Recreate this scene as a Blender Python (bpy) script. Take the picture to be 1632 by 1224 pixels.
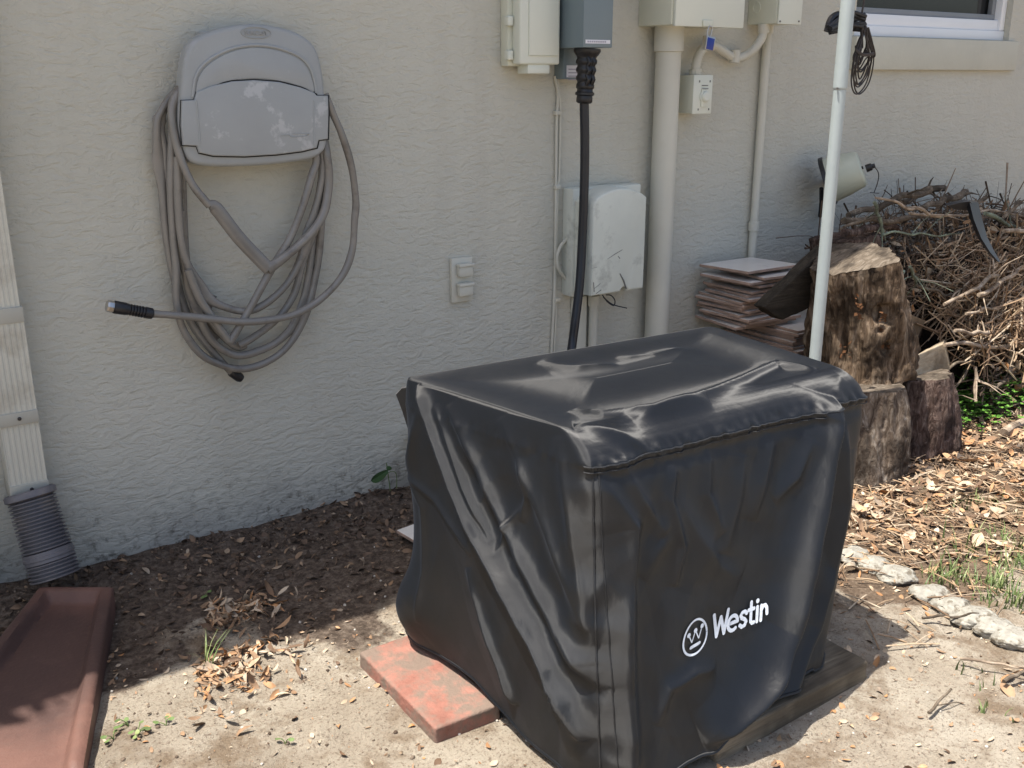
import bpy, bmesh, math, random
import numpy as np
from mathutils import Vector, Matrix, noise
from mathutils.bvhtree import BVHTree
R = random.Random(7)
SC = bpy.context.scene
for o in list(bpy.data.objects): bpy.data.objects.remove(o)

# ------------------------------------------------------------------ camera
CAM = Vector((0, -2.33, 1.11)); YAW = math.radians(34.6); PIT = math.radians(17.1); FPX = 1600.0
cd = bpy.data.cameras.new('camera'); cam = bpy.data.objects.new('camera', cd); SC.collection.objects.link(cam)
cd.sensor_width = 36; cd.lens = 36 * FPX / 1632; cd.clip_start = .02; cd.clip_end = 300
cam.location = CAM; cam.rotation_euler = (math.pi / 2 - PIT, 0, -YAW); SC.camera = cam
# ------------------------------------------------------------------ light
TOSUN = Vector((-.33, .06, 1)).normalized()
w = bpy.data.worlds.new('World'); SC.world = w; w.use_nodes = True
nt = w.node_tree; bg = nt.nodes['Background']; sky = nt.nodes.new('ShaderNodeTexSky'); sky.sky_type = 'NISHITA'
sky.sun_disc = False; sky.sun_elevation = math.asin(TOSUN.z); sky.sun_rotation = math.atan2(TOSUN.x, TOSUN.y)
sky.dust_density = 3.5; sky.air_density = 1.0; sky.ozone_density = .7
nt.links.new(sky.outputs[0], bg.inputs[0]); bg.inputs[1].default_value = .13
sd = bpy.data.lights.new('sun', 'SUN'); sun = bpy.data.objects.new('sun', sd); SC.collection.objects.link(sun)
sd.energy = 5.0; sd.angle = math.radians(.53); sd.color = (1, .95, .87)
sun.rotation_euler = (-TOSUN).to_track_quat('-Z', 'Y').to_euler(); sun.location = (0, -3, 6)
SC.view_settings.view_transform = 'Standard'; SC.view_settings.look = 'None'
SC.view_settings.exposure = 0.76; SC.view_settings.gamma = 1

# ------------------------------------------------------------------ pixel -> point helpers
Fv = Vector((math.sin(YAW) * math.cos(PIT), math.cos(YAW) * math.cos(PIT), -math.sin(PIT)))
Rv = Vector((math.cos(YAW), -math.sin(YAW), 0)); Uv = Rv.cross(Fv)
def ray(px, py): return Fv + Rv * ((px - 816) / FPX) + Uv * ((612 - py) / FPX)
def P(px, py, y=0.0):
    r = ray(px, py); return CAM + r * ((y - CAM.y) / r.y)
def PX(px, py, x):
    r = ray(px, py); return CAM + r * (x / r.x)
def G(px, py, z=0.0):
    r = ray(px, py); return CAM + r * ((z - CAM.z) / r.z)

# ------------------------------------------------------------------ object helpers
OFF = {}
def tag(o, label=None, cat=None, group=None, kind=None):
    if label: o['label'] = label
    if cat: o['category'] = cat
    if group: o['group'] = group
    if kind: o['kind'] = kind
    return o
def thing(name, loc, label, cat, group=None):
    o = bpy.data.objects.new(name, None); SC.collection.objects.link(o); o.location = loc
    o.empty_display_size = .05; OFF[o.name] = Vector(loc); return tag(o, label, cat, group)
def mesh_obj(name, me, mat, parent=None, origin=None):
    off = OFF[parent.name] if parent else (Vector(origin) if origin is not None else Vector((0, 0, 0)))
    if off.length: me.transform(Matrix.Translation(-off))
    me.name = name
    o = bpy.data.objects.new(name, me); SC.collection.objects.link(o)
    for m in (mat if isinstance(mat, (list, tuple)) else [mat]): me.materials.append(m)
    if parent: o.parent = parent
    else: o.location = off
    OFF[o.name] = off
    return o
class MB:
    def __init__(s): s.bm = bmesh.new()
    def _merge(s, b2, M=None):
        if M is not None: b2.transform(M)
        me = bpy.data.meshes.new('t'); b2.to_mesh(me); b2.free(); s.bm.from_mesh(me); bpy.data.meshes.remove(me)
    def box(s, x0, x1, y0, y1, z0, z1, bev=0.0, seg=2, M=None):
        b = bmesh.new(); bmesh.ops.create_cube(b, size=1)
        b.transform(Matrix.Translation(((x0 + x1) / 2, (y0 + y1) / 2, (z0 + z1) / 2)) @ Matrix.Diagonal((x1 - x0, y1 - y0, z1 - z0, 1)))
        if bev: bmesh.ops.bevel(b, geom=b.edges[:], offset=bev, segments=seg, affect='EDGES', profile=.5)
        s._merge(b, M); return s
    def prism(s, pts, y0, y1, bev=0.0, seg=3, M=None):      # outline in xz, y1 = front (smaller y)
        b = bmesh.new(); vs = [b.verts.new((x, y0, z)) for x, z in pts]; f = b.faces.new(vs)
        r = bmesh.ops.extrude_face_region(b, geom=[f]); nv = [e for e in r['geom'] if isinstance(e, bmesh.types.BMVert)]
        for v in nv: v.co.y = y1
        bmesh.ops.recalc_face_normals(b, faces=b.faces[:])
        if bev:
            ed = [e for e in b.edges if all(abs(v.co.y - y1) < 1e-6 for v in e.verts)]
            bmesh.ops.bevel(b, geom=ed, offset=bev, segments=seg, affect='EDGES', profile=.5)
        s._merge(b, M); return s
    def tube(s, pts, r, n=10, cap=True, flat=None):
        pts = [Vector(p) for p in pts]; N = len(pts); rings = []
        rs = r if isinstance(r, (list, tuple)) else [r] * N
        prev = None
        for i, p in enumerate(pts):
            t = (pts[min(i + 1, N - 1)] - pts[max(i - 1, 0)])
            t = t.normalized() if t.length > 1e-9 else Vector((0, 0, 1))
            if prev is None:
                a = Vector((0, 1, 0)) if abs(t.y) < .9 else Vector((1, 0, 0)); n1 = (a - t * a.dot(t)).normalized()
            else: n1 = (prev - t * prev.dot(t)).normalized()
            prev = n1; n2 = t.cross(n1)
            fl = flat[i] if flat else 1.0
            rings.append([s.bm.verts.new(p + (n1 * math.cos(2 * math.pi * k / n) / fl + n2 * math.sin(2 * math.pi * k / n) * fl) * rs[i]) for k in range(n)])
        for a, b in zip(rings, rings[1:]):
            for k in range(n): s.bm.faces.new((a[k], a[(k + 1) % n], b[(k + 1) % n], b[k]))
        if cap: s.bm.faces.new(rings[0][::-1]); s.bm.faces.new(rings[-1])
        return s
    def build(s, name, mat, parent=None, origin=None, smooth=35):
        bmesh.ops.recalc_face_normals(s.bm, faces=s.bm.faces[:])
        me = bpy.data.meshes.new(name)
        if smooth:
            a = math.radians(smooth)
            for f in s.bm.faces: f.smooth = True
            for e in s.bm.edges:
                if len(e.link_faces) == 2 and e.calc_face_angle(0) > a: e.smooth = False
        s.bm.to_mesh(me); s.bm.free()
        return mesh_obj(name, me, mat, parent, origin)
def lathe(mb, p0, p1, prof, n=28):        # prof: list of (along 0..1, radius)
    p0 = Vector(p0); p1 = Vector(p1)
    mb.tube([p0.lerp(p1, t) for t, _ in prof], [r for _, r in prof], n=n); return mb
def smooth_pts(pts, sub=8):
    pts = [Vector(p) for p in pts]; out = []
    for i in range(len(pts) - 1):
        p0 = pts[max(i - 1, 0)]; p1 = pts[i]; p2 = pts[i + 1]; p3 = pts[min(i + 2, len(pts) - 1)]
        for k in range(sub):
            t = k / sub
            out.append(.5 * ((2 * p1) + (p2 - p0) * t + (2 * p0 - 5 * p1 + 4 * p2 - p3) * t * t + (3 * p1 - p0 - 3 * p2 + p3) * t ** 3))
    out.append(pts[-1]); return out
def np_mesh(name, V, Fc, mat, parent=None, origin=None, smooth=True):
    me = bpy.data.meshes.new(name); me.from_pydata([tuple(v) for v in V], [], [tuple(int(i) for i in f) for f in Fc])
    me.update()
    if smooth: me.polygons.foreach_set('use_smooth', [True] * len(me.polygons))
    return mesh_obj(name, me, mat, parent, origin)

# ------------------------------------------------------------------ materials
class NM:
    def __init__(s, name, rough=.6, spec=.5, metal=0.0):
        s.m = bpy.data.materials.new(name); s.m.use_nodes = True; s.t = s.m.node_tree; s.b = s.t.nodes['Principled BSDF']
        s.b.inputs['Roughness'].default_value = rough; s.b.inputs['Metallic'].default_value = metal
        s.b.inputs['Specular IOR Level'].default_value = spec
        s.co = s.t.nodes.new('ShaderNodeTexCoord').outputs['Object']
    def N(s, k): return s.t.nodes.new(k)
    def L(s, a, b): s.t.links.new(a, b)
    def map(s, scale=(1, 1, 1), rot=(0, 0, 0), vec=None):
        n = s.N('ShaderNodeMapping'); n.inputs['Scale'].default_value = scale; n.inputs['Rotation'].default_value = rot
        s.L(vec or s.co, n.inputs[0]); return n.outputs[0]
    def noise(s, scale, detail=4, rough=.55, dist=0, vec=None):
        n = s.N('ShaderNodeTexNoise'); n.inputs['Scale'].default_value = scale; n.inputs['Detail'].default_value = detail
        n.inputs['Roughness'].default_value = rough; n.inputs['Distortion'].default_value = dist
        s.L(vec or s.co, n.inputs['Vector']); return n.outputs['Fac']
    def ramp(s, v, *stops):
        n = s.N('ShaderNodeValToRGB'); e = n.color_ramp.elements
        while len(e) < len(stops): e.new(.5)
        for i, (p, c) in enumerate(stops):
            e[i].position = p
            e[i].color = (c, c, c, 1) if isinstance(c, (int, float)) else (*c, 1)
        s.L(v, n.inputs[0]); return n.outputs[0]
    def mix(s, f, a, b, mode='MIX'):
        n = s.N('ShaderNodeMix'); n.data_type = 'RGBA'; n.blend_type = mode
        for v, i in ((f, 0), (a, 6), (b, 7)):
            if isinstance(v, (int, float)): n.inputs[i].default_value = v if i == 0 else (v, v, v, 1)
            elif isinstance(v, tuple): n.inputs[i].default_value = (*v, 1)
            else: s.L(v, n.inputs[i])
        return n.outputs[2]
    def math(s, op, a, b=0.0):
        n = s.N('ShaderNodeMath'); n.operation = op
        for v, i in ((a, 0), (b, 1)):
            if isinstance(v, (int, float)): n.inputs[i].default_value = v
            else: s.L(v, n.inputs[i])
        return n.outputs[0]
    def col(s, v):
        if isinstance(v, tuple): s.b.inputs['Base Color'].default_value = (*v, 1)
        else: s.L(v, s.b.inputs['Base Color'])
        return s
    def bump(s, h, dist=.002, strength=1.0, prev=None):
        n = s.N('ShaderNodeBump'); n.inputs['Distance'].default_value = dist; n.inputs['Strength'].default_value = strength
        s.L(h, n.inputs['Height'])
        if prev: s.L(prev, n.inputs['Normal'])
        s.L(n.outputs[0], s.b.inputs['Normal']); return n.outputs[0]
    def rough(s, v): s.L(v, s.b.inputs['Roughness']); return s
def simple(name, c, rough=.5, var=.12, scale=12, bump=.0006, bscale=60, spec=.5, metal=0, dirt=None, dscale=6, dth=(.55, .7)):
    m = NM(name, rough, spec, metal)
    lo = tuple(x * (1 - var) for x in c); hi = tuple(min(1, x * (1 + var)) for x in c)
    k = m.ramp(m.noise(scale, 5), (.3, lo), (.7, hi))
    if dirt: k = m.mix(m.ramp(m.noise(dscale, 6, .65), (dth[0], 0), (dth[1], 1)), k, dirt)
    m.col(k)
    if bump: m.bump(m.noise(bscale, 4), bump)
    return m.m

def stucco_mat():
    m = NM('stucco_paint', .82, .25)
    big = m.noise(1.6, 4)
    c = m.ramp(big, (.3, (.52, .507, .435)), (.7, (.57, .555, .478)))
    c = m.mix(m.math('MULTIPLY', m.ramp(m.noise(1, 5, .6, 0, m.map((9, 9, .55))), (.48, 0), (.70, 1)), .16), c, (.40, .37, .31))
    c = m.mix(m.math('MULTIPLY', m.ramp(m.noise(4.5, 6, .7), (.50, 0), (.66, 1)), .14), c, (.64, .605, .53))
    sep = m.N('ShaderNodeSeparateXYZ'); m.L(m.co, sep.inputs[0])
    z = m.math('ADD', sep.outputs[2], m.math('MULTIPLY', m.math('SUBTRACT', m.noise(3.5, 6), .5), .35))
    c = m.mix(m.ramp(z, (0, 1), (.14, 0)), c, (.40, .385, .34))
    z2 = m.math('ADD', sep.outputs[2], m.math('MULTIPLY', m.math('SUBTRACT', m.noise(9, 6), .5), .3))
    sp = m.math('MULTIPLY', m.ramp(z2, (.0, 1), (.16, 0)), m.ramp(m.noise(42, 4, .7), (.5, 0), (.66, .8)))
    c = m.mix(sp, c, (.10, .09, .07))
    c = m.mix(m.ramp(m.noise(90, 2), (.74, 0), (.78, .35)), c, (.2, .17, .14))
    # pale scuffs of old paint low on the wall
    vd = m.N('ShaderNodeVectorMath'); vd.operation = 'DISTANCE'; vd.inputs[1].default_value = (.585, 0, .085)
    m.L(m.map((1, 1, 2.2), vec=m.co), vd.inputs[0])
    vd.inputs[1].default_value = (.585, 0, .19)
    scf = m.math('MULTIPLY', m.ramp(vd.outputs['Value'], (.015, 1), (.09, 0)), m.ramp(m.noise(75, 3), (.5, 0), (.6, 1)))
    c = m.mix(scf, c, (.6, .58, .55))
    m.col(c)
    mp = m.map((1, 1, 2.3), vec=m.co)
    a = m.ramp(m.noise(24, 3, .55, 1.0, mp), (.38, 0), (.47, .55), (.52, .6), (.6, 1))
    b = m.noise(46, 5, .62, .7, m.map((1, 1, 1.9)))
    n1 = m.bump(a, .0028, .62); n2 = m.bump(b, .003, .7, n1); m.bump(m.noise(210, 3), .0009, .45, n2)
    return m.m
M = {}
M['stucco'] = stucco_mat()
M['sillstucco'] = simple('sill_stucco', (.55, .54, .455), .8, .06, 4, .002, 70, .25)
M['pvcwhite'] = simple('painted_pipe', (.575, .56, .48), .5, .07, 5, .0004, 90, .4, dirt=(.36, .32, .27), dscale=5, dth=(.6, .8))
M['downpipe'] = simple('downspout_paint', (.55, .535, .46), .42, .06, 5, .0003, 60, .5, dirt=(.36, .32, .25), dscale=9, dth=(.5, .72))
M['strap'] = simple('downspout_strap_paint', (.42, .405, .345), .5, .08, 8, .0004, 60, .4)
M['corrug'] = simple('corrugated_plastic', (.13, .122, .13), .42, .12, 12, .0003, 80, .5, dirt=(.24, .21, .18), dscale=8)
M['greyplastic'] = simple('grey_hanger_plastic', (.34, .355, .355), .48, .05, 8, .0004, 160, .4, dirt=(.40, .41, .42), dscale=11, dth=(.60, .68))
M['hangerdoor'] = simple('grey_hanger_door', (.34, .355, .355), .46, .05, 8, .0004, 160, .4, dirt=(.45, .46, .46), dscale=13, dth=(.58, .63))
M['gap'] = simple('dark_gap', (.02, .02, .02), .8, 0, bump=0)
M['hose'] = simple('hose_vinyl', (.215, .20, .178), .26, .18, 10, .0002, 120, .5, dirt=(.10, .085, .07), dscale=14, dth=(.55, .75))
M['black'] = simple('black_rubber', (.014, .014, .016), .42, .2, 20, .0004, 80, .5)
M['cable'] = simple('black_cable_jacket', (.010, .012, .018), .38, .1, 20, 0, 80, .5)
M['metal'] = simple('zinc_fitting', (.55, .53, .5), .35, .1, 30, .0002, 90, .5, 1)
M['cream'] = simple('cream_enclosure', (.64, .65, .54), .45, .04, 4, .0003, 150, .45, dirt=(.42, .42, .34), dscale=7, dth=(.62, .85))
M['creamflat'] = simple('cream_cover_panel', (.68, .70, .61), .42, .04, 3, .0003, 150, .45)
M['grey'] = simple('grey_steel_box', (.165, .215, .24), .38, .05, 3, .0002, 150, .5)
M['label'] = simple('white_sticker', (.72, .71, .74), .5, .03, bump=0)
M['print'] = simple('faded_print', (.38, .36, .42), .6, .1, bump=0)
M['chalk'] = simple('weathered_white_cover', (.62, .64, .57), .62, .07, 6, .0006, 60, .3, dirt=(.35, .36, .32), dscale=13, dth=(.57, .78))
M['scratch'] = simple('scratch_grey', (.16, .16, .15), .7, .2, bump=0)
M['pole'] = simple('galvanised_pole', (.40, .45, .45), .42, .04, 14, .0003, 70, .5, .1)
M['winframe'] = simple('white_window_frame', (.80, .82, .84), .35, .03, 4, 0, 60, .5, dirt=(.55, .53, .48), dscale=10, dth=(.66, .8))
M['screen'] = simple('window_screen_frame', (.22, .24, .26), .5, .05, bump=0)
M['glass'] = simple('dark_window_glass', (.015, .016, .017), .08, .1, 2, 0, 10, .6)
M['padblue'] = simple('blue_lock_body', (.015, .04, .26), .35, .1, bump=0)
M['terra'] = simple('splash_block_paint', (.27, .135, .10), .6, .12, 9, .0012, 90, .35, dirt=(.19, .11, .085), dscale=7, dth=(.45, .7))
M['brick'] = simple('red_paver', (.32, .15, .115), .92, .3, 14, .003, 90, .12, dirt=(.20, .15, .12), dscale=19, dth=(.40, .58))
M['tile'] = simple('tile_glaze', (.70, .67, .62), .32, .05, 10, .0003, 100, .5, dirt=(.34, .29, .27), dscale=7, dth=(.6, .8))
M['tileedge'] = simple('tile_clay', (.36, .255, .20), .8, .2, 25, .0006, 120, .2)
M['stone'] = simple('edging_concrete', (.31, .295, .255), .92, .25, 60, .002, 160, .2, dirt=(.15, .13, .10), dscale=45, dth=(.5, .6))
M['darkmetal'] = simple('brown_black_wire', (.035, .028, .026), .5, .2, 20, 0, 80, .5)
M['roof'] = simple('soffit_paint', (.5, .48, .44), .7, .05, bump=0)
M['funnel'] = simple('black_plastic_edging', (.018, .022, .03), .33, .15, 20, .0004, 40, .5)

def wood_mat(name, cs, scale=(18, 18, 3), bd=.006, rough=.85, big=3):
    m = NM(name, rough, .2); v = m.map(scale)
    a = m.noise(1.6, 8, .66, 1.0, v); c = m.ramp(a, *[(.3 + .42 * i / (len(cs) - 1), k) for i, k in enumerate(cs)])
    c = m.mix(m.ramp(m.noise(big, 4), (.45, 0), (.62, .75)), c, tuple(x * .5 for x in cs[0]))
    m.col(c); n1 = m.bump(a, bd, 1); m.bump(m.noise(80, 4), .0012, .7, n1); return m.m
M['bark'] = wood_mat('oak_bark', [(.03, .021, .016), (.11, .08, .058), (.22, .175, .135), (.42, .38, .33)], (38, 38, 14), .012, big=13)
M['bark2'] = wood_mat('dark_oak_bark', [(.025, .016, .013), (.08, .05, .04), (.17, .12, .10), (.34, .29, .25)], (42, 42, 15), .012, big=13)
M['log'] = wood_mat('rotting_log', [(.03, .02, .013), (.12, .08, .05), (.26, .19, .13), (.46, .38, .29)], (34, 34, 6), .014, big=12)
M['cut'] = wood_mat('cut_wood', [(.17, .11, .065), (.30, .21, .13), (.40, .31, .21)], (8, 30, 8), .002, big=5)
M['oldcut'] = wood_mat('grey_cut_wood', [(.05, .038, .028), (.15, .12, .09), (.27, .23, .185)], (14, 50, 14), .006, big=14)
M['timber'] = wood_mat('dark_damp_timber', [(.018, .015, .011), (.04, .033, .025), (.08, .065, .048)], (4, 30, 30), .004)
M['split'] = wood_mat('split_firewood', [(.26, .20, .13), (.38, .31, .22), (.5, .43, .33)], (5, 24, 24), .003, big=6)
M['board'] = wood_mat('weathered_board', [(.11, .09, .065), (.22, .18, .13), (.33, .28, .2)], (2.5, 40, 40), .003, big=4)
M['branch'] = wood_mat('branch_bark', [(.06, .045, .032), (.14, .11, .08), (.26, .215, .165)], (30, 30, 30), .002, big=8)
M['lichen'] = wood_mat('lichen_branch', [(.10, .09, .065), (.22, .26, .19), (.34, .42, .33)], (30, 30, 30), .002, big=12)
M['pale'] = wood_mat('bleached_branch', [(.22, .16, .115), (.38, .3, .22), (.52, .44, .35)], (30, 30, 30), .001, big=20)
M['fungus'] = simple('orange_rot', (.11, .05, .022), .85, .4, 30, .004, 60, .2)
def island_mat(name, stops, rough=.7, trans=0, bumpv=.0008):
    m = NM(name, rough, .3); g = m.N('ShaderNodeNewGeometry')
    c = m.ramp(g.outputs['Random Per Island'], *stops)
    c = m.mix(m.ramp(m.noise(70, 3), (.35, 0), (.7, .45)), c, (.12, .08, .05), 'MIX') if not trans else c
    m.col(c); m.bump(m.noise(150, 3), bumpv); return m.m
M['leaf'] = island_mat('dry_leaves', [(0, (.10, .06, .038)), (.2, (.22, .135, .08)), (.42, (.42, .27, .16)), (.58, (.47, .235, .10)), (.68, (.52, .38, .25)), (.85, (.60, .49, .36)), (1, (.26, .2, .15))])
M['mulch'] = island_mat('damp_mulch', [(0, (.03, .02, .014)), (.4, (.08, .052, .038)), (.75, (.18, .12, .08)), (.92, (.34, .22, .13)), (1, (.45, .36, .26))])
M['twig'] = island_mat('twigs', [(0, (.035, .024, .016)), (.35, (.10, .068, .045)), (.7, (.20, .145, .10)), (1, (.34, .27, .2))])
M['straw'] = island_mat('straw', [(0, (.14, .085, .05)), (.4, (.33, .22, .135)), (.75, (.47, .345, .22)), (1, (.56, .46, .34))])
M['green'] = island_mat('grass_blades', [(0, (.07, .10, .035)), (.5, (.13, .19, .065)), (1, (.24, .28, .11))], .5, 1)
M['clover'] = island_mat('ground_cover_leaves', [(0, (.05, .13, .02)), (.5, (.10, .24, .035)), (1, (.17, .34, .06))], .45, 1)
M['leafgreen'] = simple('weed_leaf', (.05, .10, .035), .45, .2, 30, .0004, 60)

# ================================================================== SETTING
def hgt(x, y):
    n = noise.fractal(Vector((x * 2.1, y * 2.1, 3.1)), 1, 2, 4) * .016 + noise.noise(Vector((x * 11, y * 11, 8))) * .006 + noise.noise(Vector((x * 27, y * 27, 1))) * .0032
    n *= min(1, max(.35, (abs(x - 1.2) + abs(y + 1.)) * .9))
    return n - .004 + .012 * math.exp(-((y + .02) / .06) ** 2)
def axis(a, b, st, far):
    mid = list(np.arange(a, b + 1e-6, st)); out = []; d = st; v = b
    while v < far: d *= 1.35; v += d; out.append(v)
    lo = []; d = st; v = a
    while v > -far: d *= 1.35; v -= d; lo.append(v)
    return lo[::-1] + mid + out
def ground():
    xs = axis(-.2, 4.2, .0125, 60); ys = [v for v in axis(-2.0, .05, .0125, 60) if v < .3]
    V = []; S = []
    for y in ys:
        for x in xs:
            near = -1 < x < 6 and -3 < y < .2
            V.append((x, y, hgt(x, y) if near else 0))
            nz = noise.fractal(Vector((x * 3.3, y * 3.3, 9)), 1, 2, 4) * .16 if near else 0
            a = (-y - .42 - .10 * math.exp(-((x - .8) / .16) ** 2) + nz) / .17            # dark soil by the wall, its edge bulged to paint in the eave shadow
            b = (1.72 + .25 * max(0, min(1, (-y - 1.15) / .2)) * 3 - x + nz * 2.0) / .22    # litter bed to the right
            c = (-y - 1.22 + nz * 1.4 - max(0, x - 2.2) * .3) / .15
            s = min(max(0, min(1, a)), max(max(0, min(1, b)), max(0, min(1, c))))
            S.append(s)
    nx = len(xs); Fc = [(j * nx + i, j * nx + i + 1, (j + 1) * nx + i + 1, (j + 1) * nx + i) for j in range(len(ys) - 1) for i in range(nx - 1)]
    m = NM('sandy_soil', .95, .15)
    at = m.N('ShaderNodeAttribute'); at.attribute_name = 'sand'
    f = m.math('ADD', at.outputs['Fac'], m.math('MULTIPLY', m.math('SUBTRACT', m.noise(22, 8, .72), .5), 1.7))
    f = m.ramp(f, (.32, 0), (.62, 1))
    dark = m.ramp(m.noise(60, 6, .7), (.3, (.05, .037, .028)), (.5, (.14, .106, .082)), (.72, (.29, .235, .185)))
    sp_ = m.N('ShaderNodeSeparateXYZ'); m.L(m.co, sp_.inputs[0])
    rt_ = m.N('ShaderNodeMapRange'); rt_.inputs[1].default_value = 1.5; rt_.inputs[2].default_value = 1.9; m.L(sp_.outputs[0], rt_.inputs[0])
    dark = m.mix(rt_.outputs[0], dark, m.ramp(m.noise(60, 6, .7), (.3, (.09, .06, .042)), (.52, (.2, .145, .10)), (.75, (.32, .25, .18))))
    sand = m.ramp(m.noise(5, 8, .62), (.3, (.30, .25, .19)), (.5, (.43, .37, .29)), (.7, (.53, .475, .385)))
    sand = m.mix(m.ramp(m.noise(7.5, 5, .7), (.50, 0), (.64, .85)), sand, (.22, .16, .105))
    sand = m.mix(m.ramp(m.noise(150, 3, .8), (.54, 0), (.64, .7)), sand, (.15, .105, .075))
    sand = m.mix(m.ramp(m.noise(220, 2, .8), (.66, 0), (.72, .5)), sand, (.62, .57, .5))
    m.col(m.mix(f, dark, sand))
    n1 = m.bump(m.noise(20, 9, .75), .022, 1.0); m.bump(m.noise(170, 4, .7), .004, .9, n1)
    o = np_mesh('ground', V, Fc, m.m); tag(o, kind='structure')
    at = o.data.attributes.new('sand', 'FLOAT', 'POINT'); at.data.foreach_set('value', S)
ground()

# ------------------------------------------------------------------ house
house = thing('house', (1.8, 0, 0), 'beige stucco house wall with white framed window and shaded eave above', 'house')
b = MB(); wx0, wx1 = 3.03, 3.985; wz0, wz1 = 1.24, 2.1
for a in ((-4, wx0, -.3, 2.5), (wx1, 12, -.3, 2.5), (wx0, wx1, -.3, wz0), (wx0, wx1, wz1, 2.5)):
    b.box(a[0], a[1], .0, .16, a[2], a[3])
bmesh.ops.remove_doubles(b.bm, verts=b.bm.verts[:], dist=1e-5)
b.build('wall', M['stucco'], house, smooth=0)
b = MB(); b.box(3.02, 4.03, -.022, .03, 1.127, 1.238, .006); b.build('sill', M['sillstucco'], house)
win = MB()
fz0 = 1.241
win.box(wx0, wx1, .022, .10, fz0, fz0 + .035, .003).box(wx0 + .02, wx1 - .03, .035, .1, fz0 + .035, fz0 + .075, .003)
win.box(wx1 - .033, wx1 - .001, .024, .10, fz0 + .036, wz1, .003).box(wx0 + .001, wx0 + .033, .024, .1, fz0 + .036, wz1, .003).box(wx0 + .035, wx1 - .035, .03, .1, wz1 - .04, wz1 - .001, .003)
wo = win.build('window', M['winframe'], house)
s = MB(); s.box(wx0 + .034, wx1 - .034, .05, .07, fz0 + .076, fz0 + .096, .002).box(wx1 - .058, wx1 - .034, .05, .07, fz0 + .096, wz1 - .04, .002).box(wx0 + .034, wx0 + .052, .05, .07, fz0 + .096, wz1 - .04, .002)
s.build('screen_frame', M['screen'], wo)
s = MB(); s.box(wx0 + .03, wx1 - .03, .075, .08, fz0 + .07, wz1 - .03); s.build('pane', M['glass'], wo, smooth=0)
b = MB(); b.box(-4, -.075, -.255, .2, 2.38, 2.42).box(-4, -.075, -.28, -.256, 2.30, 2.47, .003).box(-.074, 12, -.385, .2, 2.38, 2.42).box(-.074, 12, -.41, -.386, 2.30, 2.47, .003)
b.build('eave', M['roof'], house)
b = MB(); b.box(-4, 12, -.44, 4, -.02, .0, M=Matrix.Translation((0, 0, 2.5)) @ Matrix.Rotation(math.radians(20), 4, 'X')); b.build('roof', simple('roof_shingles', (.12, .1, .09), .9), house)

# ------------------------------------------------------------------ overhead bough that shades the splash block and bed
def bough():
    root = thing('tree_branch', (.2, -.5, 2.2), 'leafy branch overhanging the eave above the splash block, out of frame', 'branch')
    st = MB(); lf = MB()
    rr = random.Random(3)
    sh = -TOSUN / TOSUN.z
    def at(x, y, z):   # ground point -> up the sun ray
        return Vector((x, y, 0)) - sh * z
    def leaves(c, n, rad, sz):
        for _ in range(n):
            d = Vector((rr.gauss(0, rad[0]), rr.gauss(0, rad[1]), rr.gauss(0, .05))); p = c + d
            a = rr.uniform(0, 6.28); u = Vector((math.cos(a), math.sin(a), rr.uniform(-.3, .3))) * sz; v = Vector((-math.sin(a), math.cos(a), rr.uniform(-.3, .3))) * sz * .38
            lf.bm.faces.new([lf.bm.verts.new(q) for q in (p - u, p - u * .3 + v, p + u * .4 + v, p + u, p + u * .4 - v, p - u * .3 - v)])
    for x in np.arange(-.5, .26, .045):
        e = at(x, -.54 - .04 * math.sin(x * 23), 2.3); s0 = at(x - .08, -.36, 2.36)
        st.tube([s0, s0.lerp(e, .5), e], [.006, .005, .002], 6)
        for k in range(8): leaves(s0.lerp(e, .2 + .1 * k), 9, (.03, .03), .035)
        for k in range(3): 
            q = e + Vector((rr.uniform(-.04, .04), -rr.uniform(.03, .10), 0)); st.tube([s0.lerp(e, .8), q], .003, 5)
    c = at(.74, -.50, 2.35); leaves(c, 60, (.02, .02), .02)  # unseen leaf clump added to round out the bulge in the ground shadow
    st.tube([at(-.6, -.38, 2.37), at(.2, -.40, 2.37), at(.85, -.42, 2.36)], [.014, .01, .006], 8)
    st.build('stem', M['branch'], root); lf.build('foliage', M['leafgreen'], root, smooth=0)
bough()

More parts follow.
